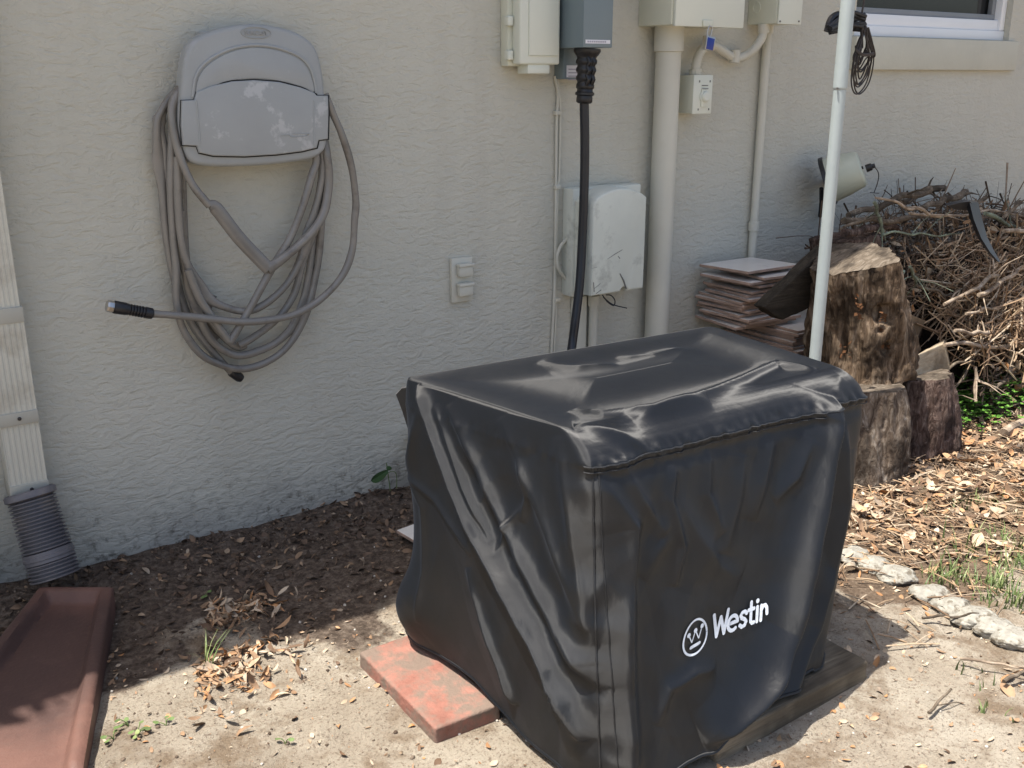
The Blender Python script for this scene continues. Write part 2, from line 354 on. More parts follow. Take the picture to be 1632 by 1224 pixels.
# ================================================================== WALL FIXTURES
# ---- downspout
def downspout():
    d = .062; root = thing('downspout', (.29, -.03, .2), 'off white ribbed downspout at the left edge of the wall, draining above the splash block', 'downspout')
    def seg(x0, x1, z0, z1, y0, y1):
        out = []; n = 7; wd = (x1 - x0) / n                       # ribbed front
        m = MB(); pts = [(x0, y0), (x0, y1)]
        for i in range(n):
            a = x0 + i * wd; pts += [(a + wd * .15, y1), (a + wd * .3, y1 + .0012), (a + wd * .7, y1 + .0012), (a + wd * .85, y1)]
        pts += [(x1, y1), (x1, y0)]
        lo = [m.bm.verts.new((x, y, z0)) for x, y in pts]; hi = [m.bm.verts.new((x, y, z1)) for x, y in pts]
        for i in range(len(pts)): j = (i + 1) % len(pts); m.bm.faces.new((lo[i], lo[j], hi[j], hi[i]))
        m.bm.faces.new(lo[::-1]); m.bm.faces.new(hi); return m
    seg(.246, .321, .228, .62, -.006, -.07).build('lower_pipe', M['downpipe'], root, smooth=20)
    seg(.249, .318, .645, 2.36, -.006, -.066).build('upper_pipe', M['downpipe'], root, smooth=20)
    m = MB(); m.box(.2448, .3222, -.0722, -.004, .618, .65, .001); m.build('coupling', M['strap'], root)
    m = MB(); m.box(.2452, .3218, -.0745, -.004, .398, .425, .0008); m.build('strap', M['strap'], root)
    m = MB(); m.box(.2445, .3225, -.0755, -.004, .232, .262, .001); m.build('end_collar', M['strap'], root)
    m = MB(); lathe(m, (.284, -.0745, .412), (.284, -.078, .412), [(0, .004), (.7, .004), (1, .002)], 10); m.build('screw', M['darkmetal'], root); m = MB(); lathe(m, (.287, -.0755, .250), (.287, -.079, .250), [(0, .004), (.7, .004), (1, .002)], 10)
    m.build('screw', M['darkmetal'], root)
    # corrugated extension
    p0 = Vector((.284, -.055, .240)); p1 = Vector((.302, -.125, .052)); prof = []; K = 22
    prof = [(0, .050), (.02, .054), (.075, .054), (.09, .047)]
    for i in range(K):
        t = .10 + .9 * i / K; g = .9 / K
        if 14 <= i <= 16:
            r = .052 + .002 * (i == 15); prof += [(t, r), (t + g * .9, r)]; continue
        rr_ = .048 + .004 * t
        prof += [(t, rr_ - .006), (t + g * .22, rr_ + .0015), (t + g * .5, rr_ + .0015), (t + g * .78, rr_ - .006)]
    m = MB(); m.tube([p0.lerp(p1, t) for t, _ in prof], [r for _, r in prof], 36, cap=False)
    prof2 = prof[::-1]; m.tube([p0.lerp(p1, t) for t, _ in prof2], [r - .004 for _, r in prof2], 36, cap=False)
    m.build('corrugated_hose', M['corrug'], root, smooth=60)
downspout()
m = MB(); m.tube([(.155, -.03, 0), (.155, -.03, .33), (.155, -.03, .35)], [.022, .022, .018], 20); 
tag(m.build('drain_pipe', M['pvcwhite'], origin=(.155, -.03, 0)), 'short pale pipe standing against the wall left of the downspout', 'pipe')

# ---- splash block (tray)
def splash():
    z = .055; TL, TR, BR = G(62, 932, z), G(180, 932, z), G(130, 1213, z); L = (BR - TR).length
    dl = (G(-4, 1012, z) - TL); dl.z = 0; BL = TL + dl.normalized() * L * .98
    m = MB(); nx, ny = 44, 70; vs = {}
    for j in range(ny + 1):
        for i in range(nx + 1):
            p = TR.lerp(TL, i / nx).lerp(BR.lerp(BL, i / nx), j / ny); W = TR.lerp(BR, j / ny) - TL.lerp(BL, j / ny); W = W.length
            a = i / nx * W; t = j / ny * L; lip = .034; edge = min(a, W - a, t)
            zz = z if edge < lip * .7 else z - .024 * min(1, (edge - lip * .7) / (lip * .4))
            if edge < .012: zz -= (.012 - edge) ** 2 * 45
            if t > L - .01: zz -= (t - L + .01) * .5
            zz -= .010 * t / L
            vs[i, j] = m.bm.verts.new((p.x, p.y, zz + noise.noise(p * 9) * .0015))
    for j in range(ny):
        for i in range(nx): m.bm.faces.new((vs[i, j], vs[i, j + 1], vs[i + 1, j + 1], vs[i + 1, j]))
    bd = [e for e in m.bm.edges if e.is_boundary]; r = bmesh.ops.extrude_edge_only(m.bm, edges=bd); ctr = (TL + BR) / 2
    for q in r['geom']:
        if isinstance(q, bmesh.types.BMVert): q.co.z = -.02
    mm = NM('splash_block_paint', .62, .35); c = mm.ramp(mm.noise(9, 5), (.3, (.125, .064, .050)), (.7, (.175, .09, .068)))
    d = mm.N('ShaderNodeVectorMath'); d.operation = 'DISTANCE'; cc = (TL + TR) / 2 * .55 + (BL + BR) / 2 * .45 - Vector((ctr.x, ctr.y, 0)); d.inputs[1].default_value = (cc.x, cc.y, .03)  # dark upper basin: damp stain together with painted-in shade
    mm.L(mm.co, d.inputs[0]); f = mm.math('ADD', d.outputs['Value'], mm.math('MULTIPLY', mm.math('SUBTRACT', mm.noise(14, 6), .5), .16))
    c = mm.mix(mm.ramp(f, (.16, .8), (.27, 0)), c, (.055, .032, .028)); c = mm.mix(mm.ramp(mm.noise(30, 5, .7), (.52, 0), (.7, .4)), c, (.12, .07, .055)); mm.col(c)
    mm.bump(mm.noise(110, 4), .0012)
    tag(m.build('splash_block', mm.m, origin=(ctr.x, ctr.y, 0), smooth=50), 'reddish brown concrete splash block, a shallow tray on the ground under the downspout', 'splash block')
splash()

# ---- hose hanger
def hanger():
    Y = -.088
    root = thing('hose_hanger', P(405, 250, 0), 'grey plastic wall mounted hose hanger with arched top and blotchy door', 'hose hanger')
    def PZ(px, py, y=Y): q = P(px, py, y); return (q.x, q.z)
    top = [(290, 130), (294, 95), (305, 68), (325, 54), (360, 43), (400, 38), (435, 41), (470, 50), (496, 66), (509, 88), (516, 120), (519, 150)]
    bot = [(524, 178), (522, 215), (521, 232), (514, 244), (495, 254), (450, 261), (400, 265), (345, 266), (312, 262), (298, 250), (290, 225), (286, 190)]
    def sm(pts): return [(q.x, q.y) for q in smooth_pts([Vector((a, c, 0)) for a, c in pts + pts[:1]], 4)][:-1]
    pts = [PZ(a, c) for a, c in sm(top + bot)]
    m = MB(); m.prism(pts, -.050, Y, .011, 4); m.build('housing', M['greyplastic'], root, smooth=40)
    m = MB(); q = P(400, 240, 0); m.box(q.x - .11, q.x + .10, -.055, -.001, q.z - .0, q.z + .26, .006); m.build('bracket', M['greyplastic'], root)
    # arched raised band
    arch = [(307, 155), (312, 122), (330, 98), (365, 79), (405, 72), (445, 77), (480, 92), (497, 115), (504, 148)]
    up = [Vector(P(a, c, Y - .001)) for a, c in arch]
    m = MB(); m.tube(smooth_pts(up, 6), .0035, 8); m.build('arch_moulding', M['greyplastic'], root)
    inner = sm([(311, 153), (316, 124), (333, 102), (367, 83), (405, 76), (443, 81), (477, 96), (493, 117), (500, 146), (480, 138), (440, 128), (400, 125), (355, 131)])
    m = MB(); m.prism([PZ(a, c, Y) for a, c in inner], Y + .001, Y - .003, .0015, 2); m.build('arch_panel', M['greyplastic'], root, smooth=40)
    # door with shadow gap
    door = [(289, 160), (309, 159), (313, 146), (335, 137), (370, 129), (405, 127), (445, 130), (480, 139), (501, 147), (505, 152), (523, 152), (524, 178), (523, 222), (508, 224), (505, 236), (480, 242), (440, 247), (390, 250), (340, 249), (317, 244), (313, 233), (291, 232), (288, 200)]
    def sc(pts, k): cx = sum(a for a, _ in pts) / len(pts); cy = sum(c for _, c in pts) / len(pts); return [(cx + (a - cx) * (1 + k / 115), cy + (c - cy) * (1 + k / 60)) for a, c in pts]
    m = MB(); m.prism([PZ(a, c) for a, c in sc(door, 1.3)], Y + .004, Y - .0012); m.build('shadow_gap', M['gap'], root, smooth=0)
    m = MB(); m.prism([PZ(a, c, Y - .006) for a, c in sc(door, -.7)], Y + .003, Y - .009, .003, 3); do = m.build('door', M['hangerdoor'], root, smooth=40)
    for xa, xb in ((313, 319), (500, 503)):
        m = MB(); m.tube([P(xa, 160, Y - .009), P(xb if xa < 400 else xa + 1, 230, Y - .009)], .002, 6); m.build('rib', M['greyplastic'], do)
    # moulded oval badge and wordmark
    c = P(408, 52, Y - .001); m = MB(); m.tube([c + Vector((.034 * math.cos(t), 0, .0115 * math.sin(t))) for t in np.linspace(0, 2 * math.pi, 40)], .0011, 6, cap=False); bo = m.build('badge', M['greyplastic'], root)
    text_obj('SUNCAST', .0125, c + Vector((-.026, -.0005, -.0045)), M['greyplastic'], root, 'badge_lettering', .052, .0012)
    q = P(448, 216, Y - .0098); m = MB(); m.tube([q, q + Vector((.018, 0, .001)), q + Vector((.025, 0, -.004)), q + Vector((.06, 0, -.003)), q + Vector((.07, 0, .002)), q + Vector((.03, 0, .0035))], .0009, 6); m.build('wordmark', M['greyplastic'], do)
def text_obj(s, size, loc, mat, parent, name, width=None, ext=.0006):
    cu = bpy.data.curves.new('t', 'FONT'); cu.body = s; cu.size = size; cu.extrude = ext; cu.offset = size * .02
    o = bpy.data.objects.new('t', cu); SC.collection.objects.link(o); bpy.context.view_layer.update()
    me = bpy.data.meshes.new_from_object(o.evaluated_get(bpy.context.evaluated_depsgraph_get())); bpy.data.objects.remove(o)
    me.transform(Matrix.Rotation(math.pi / 2, 4, 'X'))
    if width:
        xs = [v.co.x for v in me.vertices]; me.transform(Matrix.Diagonal((width / (max(xs) - min(xs)), 1, 1, 1)))
    me.transform(Matrix.Translation(loc)); return mesh_obj(name, me, mat, parent)
hanger()

# ---- hose
def hose():
    root = thing('garden_hose', P(390, 420, 0), 'taupe vinyl garden hose looped and kinked over the grey wall hanger', 'garden hose')
    m = MB(); r0 = .0088
    def strand(pts, y, r=r0, kink=(), sub=7, dy=None):
        ps = []; n = len(pts)
        for i, p in enumerate(pts):
            yy = y if not isinstance(y, (list, tuple)) else y[0] + (y[1] - y[0]) * i / (n - 1)
            ps.append(P(p[0], p[1], yy))
        sp = smooth_pts(ps, sub); rr = [r * (1 + .05 * math.sin(i * .35)) for i in range(len(sp))]; fl = [1.0] * len(sp)
        for k in kink:
            c = int(k * (len(sp) - 1))
            for i in range(len(sp)):
                d = abs(i - c) / 4.0; fl[i] *= 1 + .75 * math.exp(-d * d)
        m.tube(sp, rr, 12, flat=fl)
    strand([(290, 262), (292, 330), (296, 400), (302, 450), (318, 500), (345, 540)], -.018)
    strand([(262, 172), (256, 185), (254, 200), (262, 240), (264, 280), (268, 330), (275, 400), (283, 450), (300, 505), (330, 550), (366, 590), (378, 600)], -.03, .0092, (.15,))
    strand([(284, 143), (268, 160), (258, 176), (250, 196), (252, 250), (258, 300), (264, 370), (276, 440), (296, 500)], -.035, .0085, (.55,))
    strand([(275, 200), (272, 300), (276, 380), (281, 430), (281, 480), (292, 525), (318, 562), (348, 580), (385, 588), (425, 577), (460, 550), (488, 500), (503, 440), (509, 400), (514, 330), (520, 262), (514, 215)], -.05)
    strand([(290, 335), (284, 390), (300, 440), (318, 505), (340, 545), (375, 566), (410, 560), (448, 540), (480, 500), (492, 440), (500, 380), (512, 320), (516, 262), (510, 215)], -.04, .0095, (.18, .62))
    strand([(283, 250), (284, 330), (292, 400), (312, 445), (335, 478), (385, 496), (420, 486), (455, 455), (478, 415), (492, 370), (508, 310), (514, 262), (508, 215)], -.062, kink=(.3, .74))
    strand([(300, 430), (318, 475), (345, 515), (365, 543)], -.072, .0092)
    strand([(366, 545), (374, 533), (398, 492), (432, 430), (462, 380), (482, 330), (497, 280), (504, 255), (498, 215)], -.072, .0092)
    strand([(380, 550), (400, 540), (440, 510), (468, 470), (482, 420), (497, 380), (520, 330), (523, 280), (522, 250), (516, 215)], -.046)
    strand([(340, 470), (330, 500), (345, 525), (375, 552), (392, 550)], -.03)
    # wide kinked strand in front
    fl = [(287, 140), (275, 165), (274, 190), (280, 225), (290, 258), (308, 296), (334, 328)]
    strand(fl, (-.06, -.09))
    ps = smooth_pts([P(334, 328, -.09), P(345, 333, -.09), (P(380, 378, -.088)), P(415, 415, -.086), P(428, 428, -.085)], 6)
    m.tube(ps, [.009 if i == 0 else .0105 for i in range(len(ps))], 12, flat=[1 + .5 * min(1, i / 6) for i in range(len(ps))])
    ps = smooth_pts([P(426, 428, -.085), P(440, 420, -.085), P(470, 396, -.085), P(500, 366, -.08), P(517, 336, -.075), P(524, 290, -.07), P(521, 250, -.07), P(514, 215, -.06)], 7)
    m.tube(ps, [.0105] * len(ps), 12, flat=[1.45 - .45 * min(1, i / 12) for i in range(len(ps))])
    # free outer loop to the brass end
    strand([(518, 150), (530, 180), (545, 215), (560, 265), (567, 320), (565, 352), (561, 400), (545, 440), (513, 475), (474, 499), (435, 509), (390, 513), (343, 509), (296, 504), (244, 500)], (-.08, -.085), .0088, sub=9)
    m.build('hose_tube', M['hose'], root, smooth=60)
    a = P(243, 500, -.085); c = P(181, 489, -.085); g = MB()
    prof = [(0, .011), (.02, .0125), (.2, .013)]
    for i in range(6): t = .22 + i * .075; prof += [(t, .010), (t + .02, .0095), (t + .03, .013), (t + .06, .013)]
    prof += [(.7, .014), (.98, .0145), (1, .0135)]
    lathe(g, a, c, prof, 24); g.build('strain_relief', M['black'], root)
    d = P(170, 487, -.085); g = MB(); lathe(g, c, d, [(0, .0125), (.1, .0135), (.75, .0135), (1, .012)], 8); g.build('coupling', M['metal'], root, smooth=20)
    g = MB(); lathe(g, P(368, 592, -.03), P(385, 604, -.03), [(0, .011), (.1, .012), (.8, .012), (1, .009)], 20); g.build('end_cap', M['black'], root)
hose()

# ---- outlet
def outlet():
    a = P(716, 414, 0); c = P(750, 476, 0); root = thing('wall_outlet', (a.x, 0, c.z), 'small painted outlet plate with two flip covers on bare wall right of the hose', 'outlet')
    z1 = a.z + .004; z0 = c.z - .002; x0, x1 = a.x, c.x
    MB().box(x0, x1, -.012, 0, z0, z1, .002).build('plate', M['pvcwhite'], root)
    zc = (z0 + z1) / 2
    for dz in (.028, -.026):
        m = MB(); m.box(x0 + .014, x1 - .008, -.030, -.013, zc + dz - .018, zc + dz + .014, .005)
        o = m.build('flip_cover', M['pvcwhite'], root)
        MB().box(x0 + .012, x1 - .006, -.034, -.014, zc + dz + .010, zc + dz + .019, .003).build('hinge', M['pvcwhite'], o)
outlet()

# ---- cream interface box (upper, left of the cord)
def cream_box():
    r = P(893, 60, -.075); l = P(829, 60, -.075); x0, x1 = l.x, r.x; zb = P(860, 103, -.075).z
    root = thing('utility_box', (x0, 0, zb), 'tall cream plastic utility box beside the grey power box, hinge knuckles down its left side', 'utility box')
    MB().box(x0 - .012, x1 - .004, -.035, 0, zb - .004, 1.5, .004).build('back_shell', M['cream'], root)
    MB().box(x0, x1, -.075, -.036, zb, 1.495, .006, 3).build('cover', M['creamflat'], root)
    MB().box(x0 + .026, x1 - .008, -.079, -.074, zb + .022, 1.47, .004).build('raised_panel', M['creamflat'], root)
    for z in (1.16, 1.245, 1.33): MB().box(x0 - .02, x0 - .003, -.05, -.03, z - .012, z + .012, .003).build('hinge', M['creamflat'], root)
    q = P(862, 110, -.07); MB().box(q.x - .042, q.x + .03, -.07, -.02, q.z - .012, zb + .001, .003).build('latch', M['creamflat'], root)
cream_box()
# ---- grey inlet box, lower tab box, stickers
def grey_box():
    y1 = -.16; l = P(930, 40, y1); r = P(977, 40, y1); zb = P(950, 76, y1).z; x0, x1 = l.x, r.x
    root = thing('power_inlet_box', (x0, 0, zb), 'blue grey metal power inlet box with white sticker, black cord plugged in below', 'power inlet box')
    MB().box(x0, x1, y1, -.045, zb, 1.55, .003).build('box_body', M['grey'], root)
    q0 = P(933, 63, y1); q1 = P(972, 70, y1)
    s = MB(); s.box(q0.x, q1.x, y1 - .0012, y1 - .0002, q1.z, q0.z); so = s.build('sticker', M['label'], root, smooth=0)
    s = MB()
    for i in range(9): s.box(q0.x + .006 + i * .0072, q0.x + .011 + i * .0072, y1 - .0018, y1 - .0012, (q0.z + q1.z) / 2 - .002, (q0.z + q1.z) / 2 + .002)
    s.build('print', M['print'], so, smooth=0)
    a = P(897, 100, -.04); c = P(945, 126, -.04)
    MB().box(a.x, c.x, -.044, 0, c.z, 1.5, .003).build('mounting_box', M['grey'], root)
    a = P(903, 104, -.045); c = P(925, 125, -.045)
    s = MB(); s.box(a.x, c.x + .02, -.0458, -.0448, c.z + .003, a.z); s = s.build('sticker', M['label'], root, smooth=0)
    t = MB()
    for i in range(4): t.box(a.x + .006, c.x + .01, -.0464, -.0458, a.z - .012 - i * .009, a.z - .009 - i * .009)
    t.build('print', M['print'], s, smooth=0)
grey_box()
def cord():
    yc = -.115
    root = thing('generator_cable', P(931, 180, yc), 'thick black power cord hanging from the grey inlet box behind the covered generator', 'power cord')
    m = MB(); top = P(936, 78, yc); bot = P(931, 165, yc); top.x = top.x
    prof = [(0, .036), (.04, .037), (.1, .032), (.14, .027)]
    for i in range(4): t = .17 + i * .15; k = .0255 - i * .0012; prof += [(t, k), (t + .04, k + .003), (t + .09, k + .003), (t + .12, k - .001)]
    prof += [(.78, .022), (.80, .026), (.84, .026), (.86, .021), (.90, .022), (.97, .022), (1, .017)]
    lathe(m, top, bot, prof, 30)
    for k in range(3):
        for s_ in (-1, 1):
            q = top.lerp(bot, .24 + k * .16); m.tube([q + Vector((s_ * .008 - .004, -.02, .012)), q + Vector((s_ * .008 - .004, -.0295, 0)), q + Vector((s_ * .008 - .004, -.02, -.012))], .006, 8)
    m.build('plug_boot', M['black'], root, smooth=50)
    m = MB(); pts = [P(931, 160, yc), P(932, 230, yc), P(931, 300, yc), P(928, 380, yc), P(924, 450, yc - .01), P(917, 510, yc - .02), P(911, 556, yc - .03), P(902, 620, -.2), P(900, 700, -.3), (1.42, -.45, .03), (1.36, -.62, .012), (1.3, -.8, .03)]
    m.tube(smooth_pts(pts, 8), .0128, 16); m.build('cable', M['cable'], root, smooth=60)
cord()
# ---- thin cables down the wall
m = MB()
for pts, r in (([(884, 121), (889, 150), (887, 200), (886, 300), (885, 400), (883, 480), (879, 560), (875, 640)], .0042), ([(889, 122), (893, 180), (891, 280), (889, 300), (887, 380), (885, 470), (886, 500), (883, 560), (880, 640)], .0034)):
    m.tube(smooth_pts([P(a, c, -.006) for a, c in pts], 6), r, 8)
    
for py in (180, 298, 478): q = P(888, py, -.008); m.box(q.x - .009, q.x + .009, -.014, 0, q.z - .006, q.z + .006, .002)
tag(m.build('phone_cable', M['pvcwhite'], origin=P(885, 300, 0)), 'pair of thin wall painted cables clipped to the stucco left of the black cord', 'cable')
# ---- weathered lower box
def meter_box():
    y1 = -.135; root_at = P(960, 468, 0)
    root = thing('interface_box', root_at, 'weathered white interface box with scratched arched cover, behind the black cord', 'utility box')
    l = P(905, 400, -.03); r = P(1015, 300, -.03); zt = P(960, 296, -.03).z; zb = P(920, 470, -.03).z
    MB().box(l.x, r.x, -.05, 0, zb, zt, .006).build('back_shell', M['chalk'], root)
    def PZ(px, py): q = P(px, py, y1); return (q.x, q.z)
    L, Rr = P(945, 400, y1).x, P(1028, 400, y1).x
    zs = PZ(945, 322)[1]; ztop = PZ(985, 301)[1]; zb2 = PZ(985, 466)[1]
    arc = [(L + (Rr - L) * t, zs + (ztop - zs) * math.sin(math.pi * (.0 + t)) ** .75) for t in np.linspace(0, 1, 15)]
    arc[0] = (L, zs - .006)
    bump_ = [(Rr - .004, zb2), (Rr - .05, zb2 + .001)] + [(Rr - .075 + .014 * math.cos(a), zb2 + .013 * math.sin(a)) for a in np.linspace(0, math.pi, 8)] + [(Rr - .11, zb2), (L, zb2)]
    m = MB(); m.prism(arc + [(Rr, zs - .02), (Rr, zb2 + .006)] + bump_, -.051, y1, .006, 3); co = m.build('cover', M['chalk'], root, smooth=40)
    m = MB(); yy = y1 - .0006
    for pts, r in (([(968, 413), (980, 405), (992, 398)], .0009), ([(985, 408), (988, 412)], .0018), ([(988, 436), (994, 448), (998, 460)], .0028), ([(946, 450), (947, 465)], .0022), ([(947, 460), (957, 452)], .0012), ([(950, 468), (958, 462)], .0018), ([(943, 428), (951, 426)], .0008)):
        m = MB(); m.tube([P(a, c, yy) for a, c in pts], [r * .5] + [r] * (len(pts) - 2) + [r * .6], 6); m.build('scratch', M['scratch'], co)
    m = MB(); m.tube(smooth_pts([P(960, 470, -.09), P(968, 481, -.1), P(978, 487, -.1), P(980, 479, -.1), P(974, 471, -.1), P(966, 470, -.09)], 6) , .0017, 6); m.tube(smooth_pts([P(962, 474, -.1), P(976, 485, -.1), P(999, 491, -.1)], 5), .0019, 6)
    m.build('zip_tie', M['cable'], root)
    m = MB(); m.tube(smooth_pts([P(905, 380, -.02), P(895, 390, -.025), P(888, 408, -.025), P(890, 428, -.025), P(901, 444, -.02)], 6), .005, 8); m.build('cable_loop', M['pvcwhite'], root)
meter_box()
m = MB(); a = P(955, 480, -.02); m.tube([(a.x - .02, -.018, 0), (a.x - .02, -.018, a.z + .015)], .014, 14); m.tube([(a.x - .02, -.018, a.z - .01), (a.x - .02, -.018, a.z + .02)], .018, 14)
m.box(a.x - .095, a.x - .04, -.012, 0, 0, a.z + .02, .004)
tag(m.build('riser_conduit', M['pvcwhite'], origin=(a.x, 0, 0)), 'short painted conduit rising out of sight behind the cover into the weathered white box', 'conduit')

# ---- big panel + thick conduit
def panel():
    y1 = -.15; l = P(1077, 20, y1); r = P(1186, 20, y1); zb = P(1130, 41, y1).z
    x0, x1 = l.x, r.x
    root = thing('electric_panel', (x0, 0, zb), 'large cream electric panel above the thick conduit, padlock hanging from its hasp', 'electric panel')
    MB().box(x0 - .005, x1, y1 + .012, 0, zb, 1.6, .003).build('enclosure', M['cream'], root)
    MB().box(x0, x1 + .002, y1, y1 + .0115, zb - .004, 1.6, .003).build('door', M['creamflat'], root)
    q = P(1127, 38, y1); MB().box(q.x - .02, q.x + .018, y1 - .006, y1 - .0005, q.z - .008, q.z + .01, .002).build('hasp', M['cream'], root)
    c = P(1056, 55, -.055); rr = .037
    root2 = thing('thick_conduit', (c.x, -.05, 0), 'thick painted conduit pipe running down the wall from the large cream panel', 'conduit')
    m = MB(); cx = P(1056, 300, -.05).x; m.tube([(cx, -.05, 0), (cx, -.05, 1.19)], rr, 36); m.build('pipe', M['pvcwhite'], root2)
    m = MB(); lathe(m, (cx, -.05, 1.175), (cx, -.05, zb), [(0, rr + .001), (.02, rr + .006), (.9, rr + .006), (1, rr + .006)], 36); m.build('collar', M['pvcwhite'], root2)
    # padlock
    y = y1 - .008; pr = thing('padlock', P(1130, 70, y), 'small padlock with blue plastic jacket hanging from the large cream panel', 'padlock')
    t = P(1130, 48, y); bq = P(1129, 70, y)
    m = MB(); m.tube(smooth_pts([P(1126, 62, y), P(1128, 48, y), P(1131, 42, y), P(1135, 46, y), P(1131, 62, y)], 6), .0022, 8); m.build('shackle', M['metal'], pr)
    Mx = Matrix.Translation(P(1129, 69, y)) @ Matrix.Rotation(math.radians(9), 4, 'Y')
    MB().box(-.018, .018, -.009, .009, -.019, .019, .003, M=Mx).build('lock_body', M['metal'], pr)
    MB().box(-.015, .013, -.0105, -.0085, -.018, .014, .001, M=Mx).build('blue_jacket', M['padblue'], pr)
panel()
# ---- second box and its pipes
def panel2():
    y1 = -.12; l = P(1240, 20, y1); r = P(1277, 20, y1); zb = P(1255, 38, y1).z; x0, x1 = l.x, r.x
    root = thing('disconnect_box', (x0, 0, zb), 'small cream disconnect box at the top edge, right of the large panel', 'electric box')
    MB().box(x0 - .003, x1 - .003, y1 + .004, 0, zb, 1.6, .003).build('enclosure', M['cream'], root)
    MB().box(x0, x1, y1 - .004, y1 + .0035, zb - .002, 1.6, .003).build('cover', M['creamflat'], root)
    m = MB()
    for px in (1243, 1273): q = P(px, 34, y1 - .004); m = MB(); lathe(m, q, q + Vector((0, -.003, 0)), [(0, .003), (1, .002)], 8); m.build('screw', M['scratch'], root)
    m = MB(); c = PX(1206, 12, x0 - .004); c = Vector((x0 - .0035, c.y, c.z)); m.tube([c + Vector((0, .014 * math.cos(t), .016 * math.sin(t))) for t in np.linspace(0, 2 * math.pi, 24)], .0015, 6, cap=False); m.build('knockout', M['cream'], root)
    # thin vertical conduit
    m = MB(); q = P(1212, 220, -.02); rt = thing('thin_conduit', (q.x, -.02, 0), 'thin painted conduit dropping from the small cream box to the tile stack', 'conduit')
    m.tube([(q.x, -.018, .3), (q.x, -.018, zb)], .0135, 18); m.build('pipe', M['pvcwhite'], rt)
    m = MB()
    for z, h in ((zb - .025, .025), (P(1203, 360, -.02).z - .015, .03)): m = MB(); m.tube([(q.x, -.018, z), (q.x, -.018, z + h)], .018, 18); m.build('collar', M['pvcwhite'], rt)
    # flexible whip
    ft = thing('flexible_conduit', P(1165, 85, -.05), 'curved flexible conduit linking the small cream box to the dial timer', 'conduit')
    m = MB(); pts = [P(1217, 48, -.06), P(1213, 62, -.06), P(1200, 80, -.05), P(1185, 90, -.035), P(1170, 92, -.03), P(1150, 80, -.03), P(1135, 72, -.035), P(1120, 78, -.04), P(1111, 95, -.045), P(1108, 114, -.045)]
    sp = smooth_pts(pts, 12); m.tube(sp, [.0135 + .0007 * math.sin(i * 2.2) for i in range(len(sp))], 14); m.build('tubing', M['pvcwhite'], ft, smooth=60)
    m = MB(); m.tube([P(1217, 38, -.06), P(1217, 52, -.06)], .018, 16); m.build('fitting', M['pvcwhite'], ft); m = MB(); m.tube([P(1108, 110, -.045), P(1108, 121, -.045)], [.02, .017], 10); m.build('fitting', M['pvcwhite'], ft); m = MB(); m.tube([P(1172, 80, -.032), P(1170, 100, -.032)], .0165, 12); m.build('fitting', M['pvcwhite'], ft)
    # dial timer
    y = -.075; l = P(1105, 150, y); r = P(1135, 150, y); zt = P(1118, 120, y).z; zb2 = P(1115, 181, y).z
    dt = thing('dial_timer', (l.x, 0, zb2), 'small cream switch box with round dial, under the curved flexible conduit', 'switch box')
    MB().box(l.x + .001, r.x - .001, y + .004, -.001, zb2, zt, .002).build('case', M['cream'], dt)
    MB().box(l.x, r.x, y, y + .0038, zb2 - .001, zt + .001, .002).build('faceplate', M['creamflat'], dt)
    c = P(1122, 154, y); m = MB(); lathe(m, c, c + Vector((0, -.014, 0)), [(0, .019), (.3, .019), (.35, .016), (.8, .015), (1, .011)], 28); m.box(c.x - .013, c.x + .013, y - .004, y - .0003, c.z - .03, c.z + .026, .002); m.build('dial', M['creamflat'], dt)
    m = MB(); m.box(c.x - .012, c.x + .014, y - .0012, y - .0002, c.z + .031, c.z + .0335); m.build('marking', M['scratch'], dt)
    m = MB(); m.box(c.x - .013, c.x + .012, y - .005, y - .0041, c.z + .0215, c.z + .024); m.build('marking', M['scratch'], dt)
    for dx, dz in ((-.022, -.037), (.022, -.037), (-.022, .044), (.022, .044)): m = MB(); m.box(c.x + dx - .002, c.x + dx + .002, y - .0012, y - .0002, c.z + dz - .003, c.z + dz + .003); m.build('screw', M['scratch'], dt)
panel2()

# ---- PVC stub
m = MB(); q = P(650, 745, -.06); x = 1.262
m.tube(smooth_pts([(x + .02, .01, .16), (x + .01, -.03, .16), (x + .004, -.05, .15), (x, -.058, .125), (x, -.058, .09)], 6), .023, 20); m.tube([(x, -.058, -.02), (x, -.058, .1)], .027, 20)
tag(m.build('drain_stub', M['pvcwhite'], origin=(x, -.05, 0)), 'short capped pvc elbow pipe coming out of the wall foot left of the generator', 'pipe')

